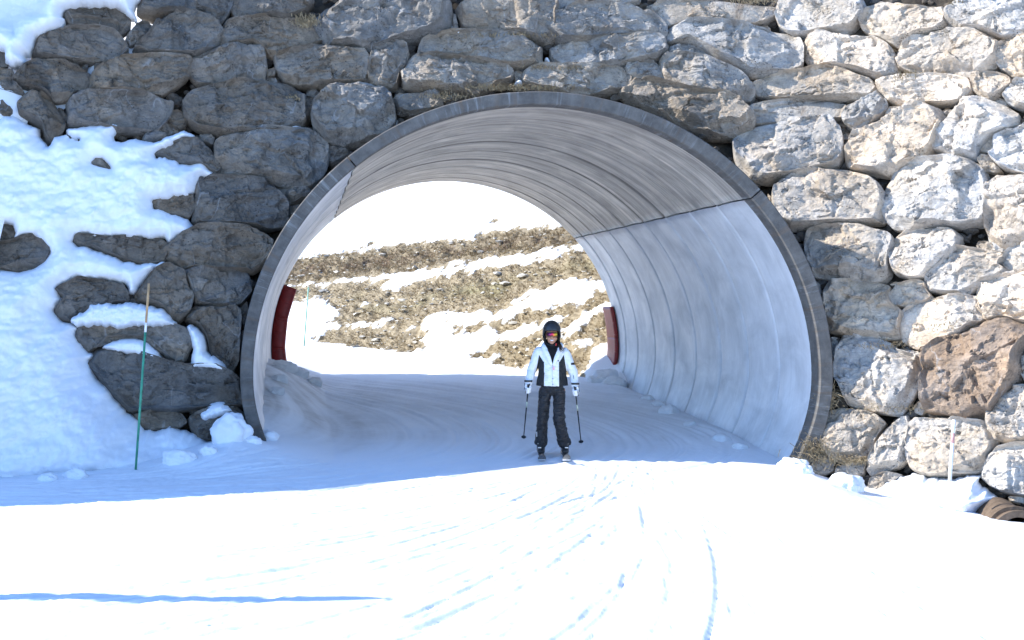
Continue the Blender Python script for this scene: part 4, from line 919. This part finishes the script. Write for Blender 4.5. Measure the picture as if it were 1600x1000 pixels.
pp('forehead_band', MB().tube([HC+[.083*math.sin(q_), .015-.104*math.cos(q_), .062] for q_ in np.linspace(-1.2, 1.2, 15)], .012, 8), M_FLEECE)
pp('red_collar_tab', MB().box(HC+[.047, -.05, -.125], (.016, .006, .016)), M_ORANGE, bevel=.003)
# hair strand on the shoulder
hb = MB()
for i in range(14):
    a = rng.normal(0, .006, 3); hb.tube([HC+[.075, .0, -.09]+a, HC+[.105, -.07, -.14]+a*1.5, HC+[.13, -.105, -.205]+a*2.5+[rng.normal(0, .01), 0, 0]], [.005, .005, .002], 5)
pp('hair', hb, mat_plain('dark_hair', (.03, .015, .009), .5, .3))
# neck gaiter and under layer in the open collar
g = MB(); interp_tube(g, [(0, .02, 1.30), (0, .0, 1.38), (0, -.01, 1.44), (0, -.02, 1.485)], [(.11, .10), (.085, .085), (.078, .08), (.07, .078)], 20)
pp('neck_gaiter', g, M_FLEECE, remesh=.009, disp=(.012, .05))
v = MB(); interp_tube(v, [(0, -.03, 1.12), (0, -.075, 1.2), (0, -.085, 1.29), (0, -.07, 1.38)], [(.012, .04), (.04, .035), (.06, .03), (.085, .05)], 16)
pp('under_layer', v, M_FLEECE, remesh=.009)
# jacket
j = MB()
interp_tube(j, [(0, .02, .90), (0, .02, .98), (0, .02, 1.10), (0, .02, 1.25), (0, .025, 1.34), (0, .03, 1.40)], [(.212, .126), (.200, .124), (.182, .120), (.178, .118), (.165, .10), (.095, .075)], 28)
for s in (-1, 1):
    interp_tube(j, [(s*.13, .02, 1.345), SHO[s], lerp(SHO[s], ELB[s], .5), ELB[s], lerp(ELB[s], WRI[s], .5), WRI[s]], [.070, .076, .070, .062, .056, .050], 18)
pp('jacket', j, M_JK, remesh=.0085, disp=(.018, .09))
# stand-up collar and hood: lapels either side of a V
for s in (-1, 1):
    c = MB(); pts = [(s*.012, -.105, 1.17), (s*.045, -.112, 1.26), (s*.085, -.092, 1.35), (s*.112, -.045, 1.425), (s*.10, .03, 1.45)]
    interp_tube(c, pts, [(.018, .012), (.03, .014), (.038, .02), (.04, .026), (.03, .03)], 14)
    o = pp('collar', c, M_WHITE_F if 'M_WHITE_F' in globals() else M_JK, remesh=.007)
    l = MB(); interp_tube(l, [(s*.03, -.095, 1.33), (s*.075, -.06, 1.415), (s*.085, -.01, 1.475), (s*.075, .05, 1.49)], [(.016, .012), (.026, .02), (.026, .026), (.02, .03)], 12)
    pp('collar_lining', l, M_FLEECE, remesh=.008)
h = MB(); interp_tube(h, [(-.10, .10, 1.40), (-.05, .15, 1.43), (.05, .15, 1.43), (.10, .10, 1.40)], [(.045, .05), (.06, .065), (.06, .065), (.045, .05)], 14)
pp('hood', h, M_JK, remesh=.01)
pp('zip_flap', MB().box((0, -.103, 1.03), (.012, .006, .12)), M_JK, bevel=.004)
pp('ski_pass', MB().box((.014, -.125, 1.135), (.013, .003, .022)).tube([(.0, -.118, 1.18), (.012, -.124, 1.155)], .003, 6), M_TAGP, bevel=.003)
for zz in (.925, 1.0): pp('snap_button', MB().ball((.004, -.112, zz), (.006, .004, .006), 2), M_BLACK)
pp('chest_badge', MB().box((.075, -.104, 1.235), (.006, .004, .009)), M_BLACK, bevel=.002)
for s in (-1, 1): pp('pocket_zip', MB().tube([(s*.115, -.106, .98), (s*.108, -.108, 1.08)], .004, 6), M_BLACK)
pp('sleeve_zip', MB().tube([(.275, -.03, 1.04), (.283, -.05, .99)], .004, 6), M_BLACK)
# trousers with flared hems and knee folds
t = MB()
interp_tube(t, [(0, .02, .93), (0, .02, .88), (0, .02, .83), (0, .02, .79)], [(.150, .112), (.155, .118), (.158, .115), (.14, .10)], 24)
for s in (-1, 1):
    k = KNE[s]; a = ANK[s]
    interp_tube(t, [HIP[s], lerp(HIP[s], k, .5), k, lerp(k, a, .4), lerp(k, a, .75), (a[0]*1.0, .01, .135)], [(.086, .105), (.080, .092), (.075, .085), (.074, .085), (.082, .095), (.088, .105)], 18)
pp('trousers', t, M_PT, remesh=.0085, disp=(.034, .07))
pp('leg_print', MB().box((-.205, -.083, .27), (.0035, .003, .033), np.array(Matrix.Rotation(.5, 3, 'Z'))), M_WHITE, bevel=.001)
# boots
for s in (-1, 1):
    a = ANK[s]; bo = MB()
    interp_tube(bo, [(a[0], .02, .26), (a[0], .01, .16), (a[0], .0, .085), (a[0], .0, .05)], [(.052, .066), (.056, .072), (.056, .09), (.056, .12)], 16)
    interp_tube(bo, [(a[0], .09, .055), (a[0], -.04, .06), (a[0], -.13, .045), (a[0], -.165, .035)], [(.05, .045), (.054, .05), (.05, .034), (.036, .026)], 14, ref=(0, 0, 1))
    bt = pp('boot', bo, M_BOOT, remesh=.007)
    for zz, yy in ((.20, -.062), (.145, -.075), (.095, -.105)):
        sub('buckle', MB().box((a[0]+s*.02, yy, zz), (.022, .007, .007)), M_METAL, bt, bevel=.002)
    sub('sole', MB().box((a[0], -.02, .012), (.036, .15, .010)), M_BLACK, bt, bevel=.003)
# gloves gripping the poles, and the poles
TIP = {-1: (-.375, .42, .14), 1: (.405, .38, .08)}
for s in (-1, 1):
    w = np.array(WRI[s]); hand = w + np.array([s*.004, -.022, -.075]); tip = np.array(TIP[s]); ax_ = hand-tip; ax_ /= np.linalg.norm(ax_)
    out = np.array([s*1., 0, 0]); out -= ax_*(out @ ax_); out /= np.linalg.norm(out); fwd = np.array([0, -1., 0]); fwd -= ax_*(fwd @ ax_); fwd /= np.linalg.norm(fwd)
    gm = MB()
    gm.ball(hand+out*.027+ax_*.006-fwd*.008, (.026, .040, .050)); interp_tube(gm, [w+[0, 0, .03], w, hand+out*.016+ax_*.045], [(.050, .05), (.042, .045), (.034, .042)], 14)
    for fi, (dz, L) in enumerate(((.034, .95), (.012, 1.05), (-.011, 1.0), (-.033, .82))):
        an = np.linspace(.2, 3.9*L, 9); r_ = .032
        pts = [hand + ax_*(dz+.004) + out*r_*math.cos(q_) + fwd*r_*math.sin(q_) for q_ in an]
        gm.tube(pts, np.linspace(.0145, .0105, 9), 8, ref=tuple(ax_))
    gm.tube([hand+ax_*.03-fwd*.02+out*.012, hand+ax_*.045-fwd*.032-out*.012, hand+ax_*.035-fwd*.012-out*.034, hand+ax_*.028+fwd*.014-out*.034], [.016, .016, .014, .010], 8)
    gl_ = pp('glove', gm, M_GLOVE, remesh=.0055)
    sub('cuff', interp_tube(MB(), [w+[0, 0, .045], w+[0, -.002, .02]], [(.055, .055), (.052, .052)], 16), M_BLACK, gl_)
    for dz in (.034, .012, -.011, -.033): sub('knuckle_pad', MB().ball(hand+ax_*(dz+.004)+out*.030+fwd*.036, (.009, .009, .0075), 2), M_BLACK, gl_)
    sub('back_panel', MB().ball(hand+out*.045+ax_*.012-fwd*.004, (.010, .022, .026), 2), M_BLACK, gl_)
    P0 = SK
    root = tag(empty('ski_pole', P0+tip), 'black ski pole in the gloved hand on the %s of the picture' % ('left' if s < 0 else 'right'), 'ski pole', 'ski poles held by the skier')
    topg = hand+ax_*.085
    to_local(MB().tube(P0+np.array([tip+ax_*.03, tip*.5+hand*.5, hand]), [.0065, .0085, .0095], 8).obj('shaft', M_BLACK), root)
    to_local(MB().tube(P0+np.array([hand-ax_*.06, hand, hand+ax_*.06, topg]), [.015, .017, .017, .021], 10).obj('grip', M_BLACK), root)
    to_local(MB().tube(P0+np.array([tip+ax_*.048, tip+ax_*.052, tip+ax_*.065]), [.034, .032, .012], 14).obj('basket', M_BLACK), root)
    to_local(MB().tube(P0+np.array([tip-ax_*.005, tip+ax_*.03]), [.002, .006], 8).obj('tip', M_METAL), root)
    to_local(MB().tube(P0+np.array([hand-ax_*.30, hand-ax_*.20]), [.0098, .0100], 8).obj('sticker', mat_plain('pale_print', (.45, .5, .4), .5)), root)
    to_local(MB().tube(P0+np.array([topg-ax_*.01, topg-fwd*.03+out*.02, w+out*.048, hand+out*.045]), [.005]*4, 6).obj('strap', M_BLACK), root)
# skis
M_SKI = mat_plain('ski_topsheet', (.03, .032, .036), .3, .5, nz=.2, scale=8, coat=.5); M_SKIW = mat_plain('ski_white', (.78, .79, .8), .35, .5, nz=.04)
for s in (-1, 1):
    x0 = ANK[s][0]; n = 40; yy = np.linspace(-.66, .72, n); tt = (yy+.66)/1.38
    wd = .040 + .013*np.cos((tt-.5)*2*math.pi*1.0)*-1 ; wd = np.where(tt < .08, wd*np.sqrt(np.clip(1-((.08-tt)/.08)**2, 0.02, 1)), wd); zt = .0 + .10*np.clip((.16-tt)/.16, 0, 1)**2 + .02*np.clip((tt-.95)/.05, 0, 1)
    root = tag(empty('ski', SK+[x0, 0, -.03]), 'black ski with white tip under the boot on the %s of the picture' % ('left' if s < 0 else 'right'), 'ski', 'pair of skis worn by the skier')
    def slab(i0, i1, z0, z1, name, m):
        V = []; F = []
        for i in range(i0, i1):
            for dx, dz in ((-1, z0), (1, z0), (1, z1), (-1, z1)): V.append(SK+np.array([x0+dx*wd[i], yy[i], zt[i]+dz-.03]))
        k = i1-i0; F = [(a*4+b_, a*4+(b_+1) % 4, a*4+4+(b_+1) % 4, a*4+4+b_) for a in range(k-1) for b_ in range(4)] + [(0, 1, 2, 3), ((k-1)*4+3, (k-1)*4+2, (k-1)*4+1, (k-1)*4)]
        to_local(mesh_obj(name, np.array(V), F, m, smooth=False), root)
    slab(0, 4, .002, .016, 'shovel', M_SKI); slab(3, 9, .002, .016, 'tip_panel', M_SKIW); slab(8, n, .0, .014, 'topsheet', M_SKI)
    to_local(MB().box(SK+[x0, -.19, .0], (.03, .03, .022)).obj('toe_binding', M_BLACK, bevel=.006), root)
    to_local(MB().box(SK+[x0, .17, .005], (.03, .05, .026)).obj('heel_binding', M_BLACK, bevel=.006), root)
